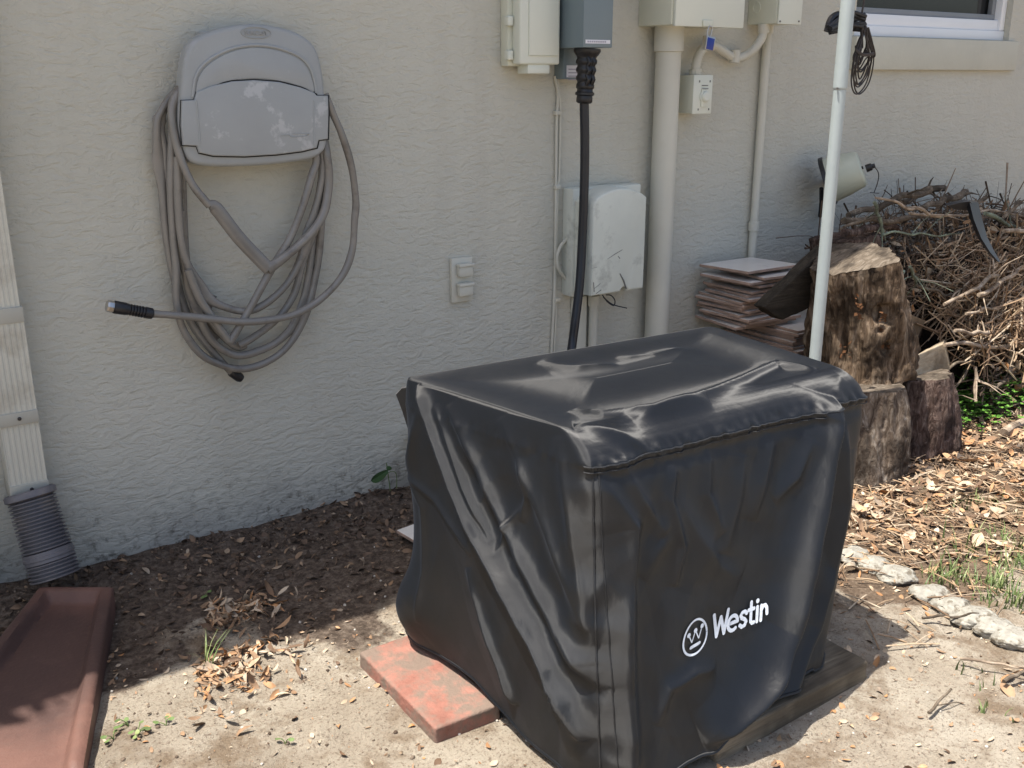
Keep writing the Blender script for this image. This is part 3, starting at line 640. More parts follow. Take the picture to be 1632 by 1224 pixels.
# ---- canister lamp
def canister():
    c0 = P(1320, 288, -.09); c1 = P(1374, 268, -.175)
    root = thing('flood_lamp', P(1318, 290, 0), 'pale green plastic bucket shaped lamp on the wall, black rim and small dangling wire', 'lamp')
    m = MB(); lathe(m, c0, c1, [(0, .078), (.5, .071), (.93, .062), (1, .054)], 40); m.build('shell', simple('aged_lamp_plastic', (.47, .49, .39), .4, .05, 8, .0003, 80), root, smooth=60)
    m = MB(); lathe(m, c0.lerp(c1, -.09), c0.lerp(c1, .05), [(0, .076), (.1, .083), (.9, .083), (1, .079)], 40); m.build('rim', M['black'], root)
    m = MB(); m.tube([P(1309, 300, -.05), P(1309, 320, -.03), P(1307, 345, -.01)], .007, 8); m.tube([c0, P(1322, 288, -.003)], .016, 10); m.build('bracket', M['black'], root)
    d = (c1 - c0).normalized(); e = P(1385, 267, -.19); m = MB(); lathe(m, e - d * .01, e + d * .02, [(0, .013), (.6, .012), (.7, .008), (1, .007)], 14); q = P(1370, 269, -.185); m.build('plug', M['black'], root); m = MB(); lathe(m, q, q + d * .012, [(0, .006), (1, .005)], 10)
    m.build('button', M['black'], root)
    m = MB(); m.tube(smooth_pts([e + d * .015, P(1394, 266, -.21), P(1400, 276, -.21), P(1399, 290, -.21), P(1393, 307, -.21)], 6), .0018, 6); m.tube([P(1387, 307, -.21), P(1401, 308, -.21)], .0015, 6); m.build('wire', M['darkmetal'], root)
canister()
# ---- cable bundle
def bundle():
    y = -.42; root = thing('wire_bundle', P(1378, 70, y), 'dark bundle of looped wire and clamp hanging behind the metal pole beside the window', 'wire bundle')
    rr = random.Random(5); m = MB()
    for k in range(13):
        dx = rr.uniform(-7, 7); wd = rr.uniform(3, 13); ln = rr.uniform(95, 152)
        if k < 2: ln = 150; wd = 13
        cx = 1377 + dx * .5; yy = y + rr.uniform(-.02, .02)
        pts = [P(1376 + rr.uniform(-5, 5), 42, yy), P(cx - wd * .7, 75, yy), P(cx - wd - 4, ln - 22, yy), P(cx - wd * .3 - 5, ln, yy + .01), P(cx + wd * .6, ln - 20, yy + .01), P(cx + wd + 2, 85, yy), P(1380 + rr.uniform(-5, 5), 44, yy)]
        m.tube(smooth_pts(pts, 8), .0022, 6)
    for k in range(4): 
        z = 86 + k; m.tube(smooth_pts([P(1364, 78 + k, y - .02), P(1376, z, y - .03), P(1393, 84 + k, y - .02)], 4), .0022, 6)
    m.build('looped_wire', M['darkmetal'], root)
    m = MB(); m.tube(smooth_pts([P(1378, -60, y), P(1377, 0, y), P(1374, 20, y), P(1376, 40, y)], 5), .0028, 8); m.build('hanging_wire', M['darkmetal'], root)
    m = MB()
    for k in range(16):
        a = P(1322 + rr.uniform(-3, 4), 44 + rr.uniform(-8, 9), y + rr.uniform(-.02, .03)); c = P(1370 + rr.uniform(-6, 10), 35 + rr.uniform(-14, 20), y + rr.uniform(-.02, .02)); mid = (a + c) / 2 + Vector((0, 0, rr.uniform(-.005, .022)))
        m.tube(smooth_pts([a, mid, c], 5), rr.uniform(.004, .007), 7)
    m.tube(smooth_pts([P(1318, 50, y), P(1326, 28, y), P(1345, 22, y), P(1372, 26, y)], 6), [.009] * 19, 8)
    m.build('clamp', M['black'], root)
bundle()
# ---- pole
def pole():
    y = -.67; q = P(1324, 300, y); x = q.x; zj = P(1338, 143, y).z
    root = thing('metal_pole', (x, y, 0), 'pale galvanised metal pole standing upright between generator and stumps', 'pole')
    m = MB(); m.tube([(x, y, -.1), (x, y, zj)], .0155, 28); m.build('lower_tube', M['pole'], root)
    m = MB(); m.tube([(x, y, zj + .001), (x, y, zj + .004), (x, y, zj + .006), (x, y, zj + .03), (x, y, 3.2)], [.0155, .0172, .0172, .0172, .0172], 28); m.build('upper_tube', M['pole'], root)
    m = MB(); lathe(m, (x - .017, y - .006, zj + .004), (x - .023, y - .007, zj + .004), [(0, .003), (1, .002)], 8); m.build('rivet', M['scratch'], root)
pole()

# ================================================================== TILES
ORD = ['topmost', 'second', 'third', 'fourth', 'fifth', 'sixth', 'seventh', 'eighth', 'ninth', 'tenth', 'eleventh', 'twelfth', 'thirteenth', 'fourteenth', 'fifteenth', 'sixteenth', 'seventeenth', 'eighteenth', 'nineteenth', 'twentieth', 'twenty first', 'twenty second', 'twenty third', 'twenty fourth']
def tile(cx, cy, z, sx, sy, rot, tilt, label, group):
    t = .0085; bm = bmesh.new(); bmesh.ops.create_cube(bm, size=1); bm.transform(Matrix.Diagonal((sx, sy, t, 1)))
    bmesh.ops.bevel(bm, geom=bm.edges[:], offset=.0012, segments=1, affect='EDGES')
    me = bpy.data.meshes.new('ceramic_tile'); bm.to_mesh(me); bm.free()
    o = bpy.data.objects.new('ceramic_tile', me); SC.collection.objects.link(o); me.materials.append(M['tile']); me.materials.append(M['tileedge'])
    for p in me.polygons: p.material_index = 0 if p.normal.z > .9 else 1
    o.location = (cx, cy, z); o.rotation_euler = (tilt[0], tilt[1], rot); tag(o, label, 'tile', group)
def tiles():
    rr = random.Random(11); t = .0093
    z = .145
    m = MB(); m.box(2.44, 2.80, -.32, -.03, -.01, .138, .006)
    tag(m.build('concrete_block', M['stone'], origin=(2.6, -.2, 0)), 'concrete block under the lower stack of tiles, hidden behind the generator cover', 'block')
    n = 22
    for i in range(n):
        k = n - 1 - i
        tile(2.615 + rr.uniform(-.01, .012), -.175 + rr.uniform(-.008, .008), z, .30, .30, rr.uniform(-.05, .05), (0, 0), f'large pale ceramic tile, {ORD[k]} from the top of the lower stack' if k else 'large pale ceramic tile on top of the lower stack, under the dark timber', 'large tiles in the lower stack'); z += t
    z += .001; n = 16
    for i in range(n):
        k = n - 1 - i; tx, ty = 2.445, -.135; rot = rr.uniform(-.16, .16); sx, sy = .215, .205; dx = rr.uniform(-.022, .026); dy = rr.uniform(-.022, .015); tilt = (0, 0)
        if i >= 11: tilt = (rr.uniform(-.03, .01), rr.uniform(-.02, .02)); z += .004
        if i == n - 1: tx += .0; rot = .02; dx = -.004; dy = 0; sx = .245; tilt = (-.03, .01); z += .004
        if i == n - 2: dx = .05; rot = -.08; sx = .235; dy = -.035
        if i == n - 3: dx = -.03; rot = .06; z += .002; tilt = (0, .03)
        tile(tx + dx, ty + dy, z, sx, sy, rot, tilt, f'small pale ceramic tile, {ORD[k]} from the top of the upper stack' if k else 'small pale ceramic tile lying on the very top of the stack', 'small tiles in the upper stack'); z += t
        if i in (4, 8): z += .005
    tile(1.170, -.375, .022, .2, .2, .12, (.02, -.01), 'loose white tile on the ground tucked under the left side of the generator cover', 'loose tiles')
tiles()

# ================================================================== LOGS
def log_mesh(p0, p1, r0, r1, seed, mat, cutmat, name, label, amp=.02, holes=(), cat='log', n=120, nz=50, sq=0.0, frq=6, topcut=None):
    p0 = Vector(p0); p1 = Vector(p1); ax = (p1 - p0); L = ax.length; ax.normalize()
    a = Vector((1, 0, 0)) - ax * ax.x; a.normalize(); c = ax.cross(a)
    root = thing(name, (p0.x, p0.y, p0.z), label, cat)
    V = []; F = []
    for j in range(nz + 1):
        t = j / nz; ctr = p0.lerp(p1, t); rb = r0 + (r1 - r0) * t
        for i in range(n):
            th = 2 * math.pi * i / n; d = a * math.cos(th) + c * math.sin(th)
            q = Vector((math.cos(th) * 1.6, math.sin(th) * 1.6, t * L * 4 + seed))
            r = rb * (1 + amp * 6 * (noise.noise(q * .8)) + amp * 2.2 * noise.noise(Vector((math.cos(th) * frq, math.sin(th) * frq, t * L * 7 + seed))) + amp * 1.6 * abs(noise.noise(Vector((math.cos(th) * frq * 2.4, math.sin(th) * frq * 2.4, t * L * 20 + seed)))) + amp * .8 * abs(noise.noise(Vector((math.cos(th) * frq * 5.5, math.sin(th) * frq * 5.5, t * L * 34 + seed)))))
            if t < .02 or t > .98: r *= .985
            p = ctr + d * r
            for hp, hr, hd in holes:
                dd = (p - hp).length
                if dd < hr * 2: p -= d * hd * math.exp(-(dd / hr) ** 4)
            V.append(p)
    for j in range(nz):
        for i in range(n):
            k = (i + 1) % n; F.append((j * n + i, j * n + k, (j + 1) * n + k, (j + 1) * n + i))
    np_mesh('bark', V, F, mat, root)
    for end in (0, 1):
        ctr = p0 if end == 0 else p1; base = (nz if end else 0) * n; C = [V[base + i].copy() for i in range(n)]; VV = []; FF = []
        rings = 7
        for q in range(rings):
            s = 1 - q / rings
            for v in C:
                p = ctr + (v - ctr) * s; p = p + ax * ((1 if end else -1) * (noise.noise(p * 30) * .004 + .001 * (q > 0))); VV.append(p)
        VV.append(ctr.copy()); m_ = len(VV) - 1
        for q in range(rings - 1):
            for i in range(n): k = (i + 1) % n; FF.append((q * n + i, q * n + k, (q + 1) * n + k, (q + 1) * n + i))
        for i in range(n): FF.append(((rings - 1) * n + i, (rings - 1) * n + (i + 1) % n, m_))
        if end == 0: FF = [f[::-1] for f in FF]
        np_mesh('cut_face', VV, FF, cutmat, root)
    return root
def solid(name, pts8, mat, label, cat, bev=.004, sub=3, amp=.004, seed=0, group=None, N=26):
    """hexahedral chunk from 8 corners (4 bottom, 4 top), edges rounded, faces roughened"""
    p8 = [Vector(p) for p in pts8]; dx = (p8[1] - p8[0]).length / 2; dy = (p8[3] - p8[0]).length / 2; dz = (p8[4] - p8[0]).length / 2; hd = Vector((dx, dy, dz))
    def tri(u, v, w_): return (p8[0].lerp(p8[1], u).lerp(p8[3].lerp(p8[2], u), v)).lerp(p8[4].lerp(p8[5], u).lerp(p8[7].lerp(p8[6], u), v), w_)
    bm = bmesh.new(); cache = {}
    def vert(a, b_, c):
        k = (round(a, 5), round(b_, 5), round(c, 5))
        if k in cache: return cache[k]
        q = Vector((a * dx, b_ * dy, c * dz)); r = min(bev * 1.4, min(hd) * .6); cl = Vector([max(-hd[i] + r, min(hd[i] - r, q[i])) for i in range(3)]); d = q - cl
        n = d.normalized() if d.length > 1e-9 else Vector((0, 0, 1)); q = cl + n * min(r, d.length) if d.length > 1e-9 else q
        p = tri(q.x / dx / 2 + .5, q.y / dy / 2 + .5, q.z / dz / 2 + .5); out = (p - sum(p8, Vector()) / 8).normalized()
        p = p + out * (noise.noise(p * 14 + Vector((seed, 0, 0))) * amp + noise.noise(p * 45 + Vector((seed, 3, 0))) * amp * .45 + noise.noise(p * 120) * amp * .15)
        cache[k] = bm.verts.new(p); return cache[k]
    g = [math.sin(math.pi / 2 * (2 * i / N - 1)) for i in range(N + 1)]
    for ax in range(3):
        for sd_ in (-1, 1):
            for i in range(N):
                for j in range(N):
                    f = []
                    for a, b_ in ((g[i], g[j]), (g[i + 1], g[j]), (g[i + 1], g[j + 1]), (g[i], g[j + 1])):
                        c = [a, b_]; c.insert(ax, sd_); f.append(vert(*c))
                    try: bm.faces.new(f)
                    except ValueError: pass
    bmesh.ops.recalc_face_normals(bm, faces=bm.faces[:])
    for f in bm.faces: f.smooth = True
    me = bpy.data.meshes.new(name); bm.to_mesh(me); bm.free(); c = sum(p8, Vector()) / 8
    return tag(mesh_obj(name, me, mat, origin=c), label, cat, group)

log_mesh((2.395, -.60, -.02), (2.405, -.585, .255), .168, .146, 3, M['bark'], M['oldcut'], 'tree_stump', 'squat grey brown stump carrying the upright log, right against the generator cover', .032, cat='stump')
log_mesh((2.710, -.585, -.02), (2.715, -.56, .225), .140, .124, 14, M['bark2'], M['oldcut'], 'tree_stump', 'darker reddish stump at the right, beside the leaf litter', .042, cat='stump')
bc = P(1393, 588, -.56); tc = P(1362, 404, -.47)
b0 = Vector((bc.x - .02, -.53, .262)); tq = P(1356, 412, -.53); t0 = Vector((tq.x, -.53, tq.z))
holes = [(P(1372 - 3 * k, 425 + 22 * k, -.655), .016, .020) for k in range(8)] + [(P(1412, 503, -.66), .030, .045), (P(1406, 528, -.66), .014, .02), (P(1414, 555, -.66), .020, .028), (P(1368, 480, -.64), .014, .018)]
ul = log_mesh(b0, t0, .148, .112, 27, M['log'], M['oldcut'], 'upright_log', 'tall rotting log chunk with knot holes standing on the left stump', .062, holes=holes, frq=4, nz=90, n=160)
rr = random.Random(2)
for cx_, cy_, sx_, sy_, yy_, n_ in ((1420, 437, 18, 11, -.62, 34), (1412, 506, 9, 8, -.648, 14), (1406, 530, 6, 6, -.648, 9), (1414, 558, 9, 7, -.65, 14), (1368, 488, 7, 20, -.655, 22), (1345, 560, 10, 14, -.655, 12)):
    V = []; F = []
    for _ in range(n_):
        q = P(cx_ + rr.uniform(-sx_, sx_), cy_ + rr.uniform(-sy_, sy_), yy_); d = Vector([rr.uniform(-.007, .007) for _ in range(3)]); e = Vector([rr.uniform(-.006, .006) for _ in range(3)]); b_ = len(V)
        V += [q - d, q + e + Vector((0, -.005, 0)), q + d, q - e + Vector((0, .004, .002))]; F += [(b_, b_ + 1, b_ + 2, b_ + 3)]
    np_mesh('rot', V, F, M['fungus'], ul, smooth=False)
# dark timber lying across the tiles
def chunk(px_front, y0, y1, **k):
    """prism: outline quad in pixels at y0, pushed back to y1"""
    A = [P(a, c, y0) for a, c in px_front]; B = [p + Vector((0, y1 - y0, 0)) for p in A]
    return A + B
solid('timber_beam', chunk([(1216, 490), (1248, 510), (1345, 466), (1318, 393)], -.43, -.39), M['timber'], 'dark damp timber beam wedged between the tile stack and the upright log', 'timber', .003, 4, .005, 1)
# split firewood
a = [P(1446, 572, -.62), P(1452, 602, -.62), P(1514, 588, -.58), P(1503, 548, -.58)]
solid('split_log', [a[0], a[1], a[2], a[3]] + [P(1462, 566, -.55), P(1462, 590, -.50), P(1516, 584, -.48), P(1506, 540, -.50)], M['split'], 'pale split firewood wedge lying on top of the right stump', 'firewood', .004, 4, .005, 9)
solid('split_log', chunk([(1425, 488), (1440, 565), (1452, 562), (1476, 511)], -.44, -.34), M['cut'], 'grey brown split log leaning behind the upright log', 'firewood', .004, 4, .005, 5)
solid('split_log', chunk([(1345, 388), (1352, 470), (1440, 470), (1402, 372)], -.34, -.2), M['bark2'], 'dark split log lying behind the top of the upright log', 'firewood', .006, 4, .01, 8)
# ================================================================== BRUSH PILE
def branch_pts(a, c, wob=.03, n=7, rr=R):
    a = Vector(a); c = Vector(c); L = (c - a).length
    return smooth_pts([a] + [a.lerp(c, (i + 1) / n) + Vector([rr.gauss(0, wob * L * .5) for _ in range(3)]) for i in range(n - 1)] + [c], 4)
def branch(a, c, r0, r1, mat, label, seed, twigs=3, wob=.028):
    rr = random.Random(seed); m = MB(); pts = branch_pts(a, c, wob, 6, rr); n = len(pts)
    rs = [(r0 + (r1 - r0) * i / (n - 1)) * (1 + .18 * noise.noise(pts[i] * 40)) for i in range(n)]
    m.tube(pts, rs, 9)
    for _ in range(twigs):
        i = rr.randrange(n // 4, n - 1); q = pts[i]; d = (pts[i + 1 if i + 1 < n else i] - pts[i - 1]).normalized() + Vector([rr.gauss(0, .6) for _ in range(3)])
        d.normalize(); l = rr.uniform(.05, .14); m.tube([q, q + d * l * .5 + Vector((0, 0, .008)), q + d * l], [rs[i] * .45, rs[i] * .3, .001], 6)
    return tag(m.build('branch', mat, origin=Vector(a)), label, 'branch', 'branches in the brush pile')
def brush():
    B = M
    br = [
     ((1352, 343), (1482, 302), .016, .020, -.30, -.25, 'branch', 'thick dark branch poking up left to right at the top of the brush pile'),
     ((1400, 335), (1505, 300), .014, .021, -.22, -.15, 'branch', 'stout blunt ended branch at the highest point of the brush pile'),
     ((1470, 332), (1538, 306), .016, .022, -.28, -.2, 'branch', 'short grey branch stub near the top of the brush pile'),
     ((1345, 352), (1480, 345), .018, .012, -.36, -.3, 'branch', 'dark branch along the upper left side of the brush pile'),
     ((1344, 372), (1430, 362), .02, .016, -.40, -.3, 'bark2', 'thick rotten branch at the left of the brush pile above the log'),
     ((1395, 315), (1500, 345), .006, .010, -.42, -.42, 'pale', 'slim pale branch sloping over the top front of the brush pile'),
     ((1393, 322), (1407, 374), .008, .009, -.46, -.45, 'lichen', 'short upright branch coated in green lichen at the pile left front'),
     ((1407, 375), (1530, 372), .006, .004, -.46, -.42, 'lichen', 'thin lichened branch running level across the pile front'),
     ((1345, 362), (1400, 345), .007, .006, -.44, -.42, 'branch', 'thin curved branch at the left edge of the pile'),
     ((1450, 340), (1632, 345), .008, .006, -.38, -.34, 'pale', 'long pale branch crossing under the black plastic edging strip'),
     ((1570, 340), (1640, 372), .012, .010, -.40, -.35, 'lichen', 'lichen flecked branch at the upper right of the pile'),
     ((1596, 350), (1626, 322), .010, .013, -.36, -.34, 'branch', 'forked branch tip pointing up at the far right of the pile'),
     ((1540, 340), (1572, 314), .014, .012, -.30, -.28, 'branch', 'blunt brown branch end just right of the black edging strip'),
     ((1600, 368), (1680, 366), .012, .014, -.45, -.42, 'pale', 'bleached white branch end at the right edge, upper side'),
     ((1505, 485), (1590, 440), .009, .012, -.55, -.50, 'pale', 'sunlit pale branch slanting across the middle of the pile'),
     ((1422, 478), (1440, 432), .008, .010, -.47, -.42, 'lichen', 'grey green branch rising behind the upright log'),
     ((1450, 425), (1462, 455), .008, .007, -.50, -.48, 'lichen', 'small bent lichen branch in the dark middle of the pile'),
     ((1462, 455), (1550, 480), .008, .006, -.50, -.47, 'branch', 'thin brown branch in the shaded middle of the pile'),
     ((1506, 550), (1660, 545), .011, .012, -.60, -.55, 'pale', 'long straight tan branch lying low across the pile, right of the pale wedge'),
     ((1522, 527), (1575, 530), .009, .011, -.60, -.58, 'pale', 'short rounded pale branch above the long straight one'),
     ((1510, 590), (1600, 540), .008, .007, -.58, -.52, 'branch', 'brown branch rising from the right stump into the pile'),
     ((1520, 620), (1560, 560), .008, .007, -.58, -.52, 'branch', 'thin branch leaning over the green ground cover'),
     ((1610, 545), (1612, 600), .017, .014, -.56, -.58, 'pale', 'thick bleached branch bending down at the right edge'),
     ((1612, 600), (1580, 622), .014, .010, -.58, -.62, 'branch', 'gnarled grey branch end just above the ground cover'),
     ((1554, 585), (1555, 640), .010, .008, -.60, -.64, 'pale', 'short vertical grey branch in front of the green ground cover'),
     ((1580, 640), (1680, 580), .011, .010, -.60, -.55, 'bark2', 'dark branch on the lower right side of the pile'),
     ((1560, 470), (1640, 420), .012, .010, -.55, -.48, 'pale', 'pale branch end catching sun at the right of the pile'),
     ((1540, 500), (1640, 480), .008, .006, -.56, -.52, 'pale', 'thin tan branch under the sunlit straw'),
    ]
    for i, (a, c, r0, r1, y0, y1, mt, lb) in enumerate(br):
        branch(P(a[0], a[1], y0), P(c[0], c[1], y1), r0 * .60, r1 * .60, M[mt], lb, 100 + i, 4 if r0 < .015 else 2)
    # loose sticks on the litter
    for i, (a, c, r, mt, lb) in enumerate([((1600, 690), (1660, 650), .016, 'pale', 'thick cut stick lying on the leaf litter at the right edge'),
        ((1412, 752), (1446, 716), .005, 'pale', 'pale thin stick leaning against the stumps'),
        ((1480, 1136), (1516, 1098), .003, 'branch', 'small dark twig on the sand at lower right'),
        ((1600, 1086), (1640, 1065), .0045, 'branch', 'thin brown twig at the right edge below the edging stones'),
        ((1530, 1050), (1632, 1065), .003, 'pale', 'long pale twig on the sand in front of the edging stones'),
        ((1470, 985), (1560, 978), .003, 'branch', 'slender brown twig beside the edging stones')]):
        o = branch(G(a[0], a[1], .012), G(c[0], c[1], .02), r, r * .7, M[mt], lb, 300 + i, 1, .03); o['group'] = 'sticks on the ground'
    # inner mound: dark debris blocker added as the shade between branches
    V = []; F = []; n = 70; k = 34; rr = random.Random(9)
    for j in range(k + 1):
        ph = math.pi / 2 * j / k
        for i in range(n):
            th = 2 * math.pi * i / n; d = Vector((math.cos(th) * math.cos(ph), math.sin(th) * math.cos(ph), math.sin(ph)))
            s = 1 + .22 * noise.noise(d * 3) + .12 * noise.noise(d * 9); p = Vector((3.62 + d.x * .78 * s, -.22 + d.y * .22 * s, d.z * .50 * s + .02))
            p.y = min(p.y, -.012); V.append(p)
    for j in range(k):
        for i in range(n): q = (i + 1) % n; F.append((j * n + i, j * n + q, (j + 1) * n + q, (j + 1) * n + i))
    np_mesh('brush_core', V, F, wood_mat('debris_shade_filler', [(.012, .009, .007), (.035, .025, .018), (.08, .055, .04)], (20, 20, 20), .03, big=9))
    tag(bpy.data.objects['brush_core'], 'added dark debris mound standing in for the shade inside the brush pile', 'debris', kind='stuff')
    # twigs
    def surf(u, v):   # u 0..1 left to right, v 0 front bottom .. 1 top
        x = 2.78 + 1.5 * u; prof = math.sin(math.pi * min(1, (u * .8 + .16))) ** .5
        y = -.64 + .46 * v; z = (.03 + .62 * v ** .8) * (.55 + .45 * prof)
        return Vector((x, y, z))
    m = MB(); rr = random.Random(21)
    for i in range(3000):
        u = rr.random(); v = rr.random(); 
        if u < .26 and v < .45: continue
        c = surf(u, v) + Vector((rr.gauss(0, .02), rr.uniform(0, .10), rr.gauss(0, .015)))
        th = rr.gauss(0, .6) if rr.random() < .6 else rr.uniform(-1.5, 1.5); d = Vector((math.cos(th), rr.uniform(-.35, .35), math.sin(th) * .9)).normalized(); l = rr.choice((.03, .05, .07, .1, .16))
        a = c - d * l; e = c + d * l
        for q in (a, e):
            q.y = min(q.y, -.01); q.z = max(q.z, .01)
        r = rr.choice((.0012, .0016, .0022, .003, .0045)); mid = (a + e) / 2 + Vector((rr.gauss(0, .012), rr.gauss(0, .012), rr.gauss(0, .016)))
        m.tube(smooth_pts([a, mid, e], 3), [r * (1 - .1 * t) for t in range(7)], 4, cap=False)
    tag(m.build('brush_twigs', M['twig'], smooth=0), 'tangle of thin dead twigs filling the brush pile', 'twigs', kind='stuff')
    m = MB()
    for i in range(6500):
        u = rr.uniform(.15, .75); v = rr.uniform(0, .6) if rr.random() < .8 else rr.uniform(.5, .8)
        if rr.random() > (u - .12) * 3 or (v < .22 and u < .45): continue
        c = surf(u, v) + Vector((rr.gauss(0, .03), rr.uniform(-.11, .02), rr.gauss(0, .02))); th = rr.uniform(-1.3, 1.3); d = Vector((math.cos(th), rr.uniform(-.5, .5), math.sin(th) * .7)).normalized(); l = rr.choice((.015, .03, .05, .08, .12))
        a = c - d * l; e = c + d * l; a.z = max(a.z, .01); e.z = max(e.z, .01); r = rr.choice((.0012, .0016, .0022, .003))
        m.tube([a, (a + e) / 2 + Vector((0, rr.gauss(0, .008), rr.gauss(0, .008))), e], r, 4, cap=False)
    tag(m.build('dead_straw', M['straw'], smooth=0), 'sunlit heap of pale dry stalks at the right side of the pile', 'straw', kind='stuff')
    # leaf debris on pile
    return surf
surf = brush()
# black plastic edging strip on the pile
root = thing('edging_strip', P(1545, 345, -.5), 'black plastic edging strip bent over the top of the brush pile', 'edging strip')
def strip(pp, wd, y, name):
    A = [P(a, c, yy) for (a, c), yy in zip(pp, y)]; Bq = [P(a + dx, c + dy, yy + .015) for (a, c), (dx, dy), yy in zip(pp, wd, y)]
    m = MB(); va = [m.bm.verts.new(p) for p in A]; vb = [m.bm.verts.new(p) for p in Bq]; off = Vector((.004, .018, .004))
    vc = [m.bm.verts.new(p + off) for p in A]; vd = [m.bm.verts.new(p + off) for p in Bq]
    for i in range(len(A) - 1):
        m.bm.faces.new((va[i], va[i + 1], vb[i + 1], vb[i])); m.bm.faces.new((vc[i], vd[i], vd[i + 1], vc[i + 1])); m.bm.faces.new((va[i], vc[i], vc[i + 1], va[i + 1])); m.bm.faces.new((vb[i], vb[i + 1], vd[i + 1], vd[i]))
    m.bm.faces.new((va[0], vb[0], vd[0], vc[0])); m.bm.faces.new((va[-1], vc[-1], vd[-1], vb[-1])); m.build(name, M['funnel'], root, smooth=30)
strip([(1545, 322), (1552, 350), (1564, 380), (1578, 402), (1592, 418)], [(14, 0), (13, -3), (9, -3), (6, -3), (2, -2)], (-.52, -.53, -.54, -.55, -.56), 'long_tail')
strip([(1512, 328), (1530, 323), (1546, 321)], [(10, 6), (10, 12), (12, 16)], (-.50, -.51, -.522), 'head')

# ================================================================== GROUND COVER STUFF
def scatter(name, pts, sizes, mat, label, cat, curl=.35, seed=1, tilt=.42, asp=(.25, .55), lift=.003):
    rs = np.random.RandomState(seed); V = []; F = []; bi = 0
    T = np.array([-1, -.5, 0.05, .55, 1.0]); Wd = np.array([.08, .85, 1.0, .7, .02])
    for (x, y, z), s in zip(pts, sizes):
        a = rs.uniform(0, 6.28); asp_ = rs.uniform(*asp); cu = rs.uniform(-curl, curl) ; fo = rs.uniform(-.2, .5)
        rx, ry = rs.normal(0, tilt, 2); Mx = Matrix.Rotation(a, 3, 'Z') @ Matrix.Rotation(rx, 3, 'X') @ Matrix.Rotation(ry, 3, 'Y')
        for t, w_ in zip(T, Wd):
            for sd_ in (-1, 0, 1):
                p = Mx @ Vector((t * s, sd_ * w_ * s * asp_, (cu * (t * t) + (abs(sd_) * fo * w_ * .5)) * s))
                V.append((x + p.x, y + p.y, z + lift + p.z + s * abs(cu) * .2))
        for i in range(4):
            for j in range(2): F.append((bi + i * 3 + j, bi + i * 3 + j + 1, bi + i * 3 + j + 4, bi + i * 3 + j + 3))
        bi += 15
    o = np_mesh(name, V, F, mat, smooth=True); return tag(o, label, cat, kind='stuff')
def inbox(x, y): return (.78 < x < 1.62 and -1.28 < y < -.72)
rr = random.Random(31)
pts = []; sz = []
while len(pts) < 15000:
    x = rr.uniform(1.55, 5.2); y = rr.uniform(-2.1, -.05)
    dens = min(1, max(0, (x - 1.62) / .25)) * min(1, max(0, (y + 1.22 + max(0, x - 1.95) * .55 + noise.noise(Vector((x * 3, y * 3, 2))) * .18) / .16))
    dens = max(dens, .035)
    if rr.random() > dens or inbox(x, y): continue
    if (Vector((x, y)) - Vector((2.425, -.6))).length < .14 or (Vector((x, y)) - Vector((2.75, -.58))).length < .12: continue
    pts.append((x, y, hgt(x, y) + rr.uniform(0, .018) * dens)); sz.append(rr.choice((.004, .005, .007, .009, .011, .014, .018, .025)) * rr.uniform(.8, 1.25))
scatter('leaf_litter', pts, sz, M['leaf'], 'thick litter of dry oak leaves around the stumps and edging stones', 'leaves', .5)
pts = []; sz = []
while len(pts) < 520:
    if rr.random() < .65: x = rr.gauss(.47, .10); y = rr.gauss(-.60, .065); 
    else: x = rr.gauss(.60, .05); y = rr.gauss(-.40, .03)
    if x < .40 + (y + .74) * .4 and y < -.13: continue
    pts.append((x, y, hgt(x, y) + rr.uniform(0, .01))); sz.append(rr.choice((.005, .008, .012, .017, .022)))
scatter('leaf_drift', pts, sz, M['leaf'], 'small drift of brown leaf scraps on the sand beside the splash block', 'leaves', .6, 3, .5, (.15, .35))
pts = []; sz = []
while len(pts) < 5200:
    x = rr.uniform(.02, 3.2); y = -abs(rr.gauss(0, .26)) - .005
    if y < -.55 + .1 * noise.noise(Vector((x * 4, 1, 1))): continue
    pts.append((x, y, hgt(x, y) + rr.uniform(-.002, .006))); sz.append(rr.choice((.003, .004, .006, .008, .013)))
scatter('damp_mulch', pts, sz, M['mulch'], 'dark damp mulch and leaf bits along the foot of the wall', 'mulch', .6, 4, .6, (.2, .6), .002)
pts = []; sz = []
for _ in range(5200):
    x = rr.uniform(.2, 3.0); y = rr.uniform(-2.1, -.4); pts.append((x, y, hgt(x, y) + .001)); sz.append(rr.choice((.0015, .002, .003, .004, .006, .009)))
scatter('sand_debris', pts, sz, M['leaf'], 'tiny scraps of leaf and bark scattered over the sand', 'debris', .5, 6, .4, (.2, .7), .001)
pts = []; sz = []
for _ in range(900):
    u = rr.uniform(.05, .8); v = rr.random()
    if u < .26 and v < .5: continue
    q = surf(u, v); pts.append((q.x + rr.gauss(0, .02), min(-.02, q.y + rr.uniform(-.05, .04)), max(.02, q.z + rr.gauss(0, .015)))); sz.append(rr.choice((.008, .012, .016, .022)))
scatter('caught_leaves', pts, sz, M['leaf'], 'dead leaves caught among the twigs of the brush pile', 'leaves', .7, 14, .9)
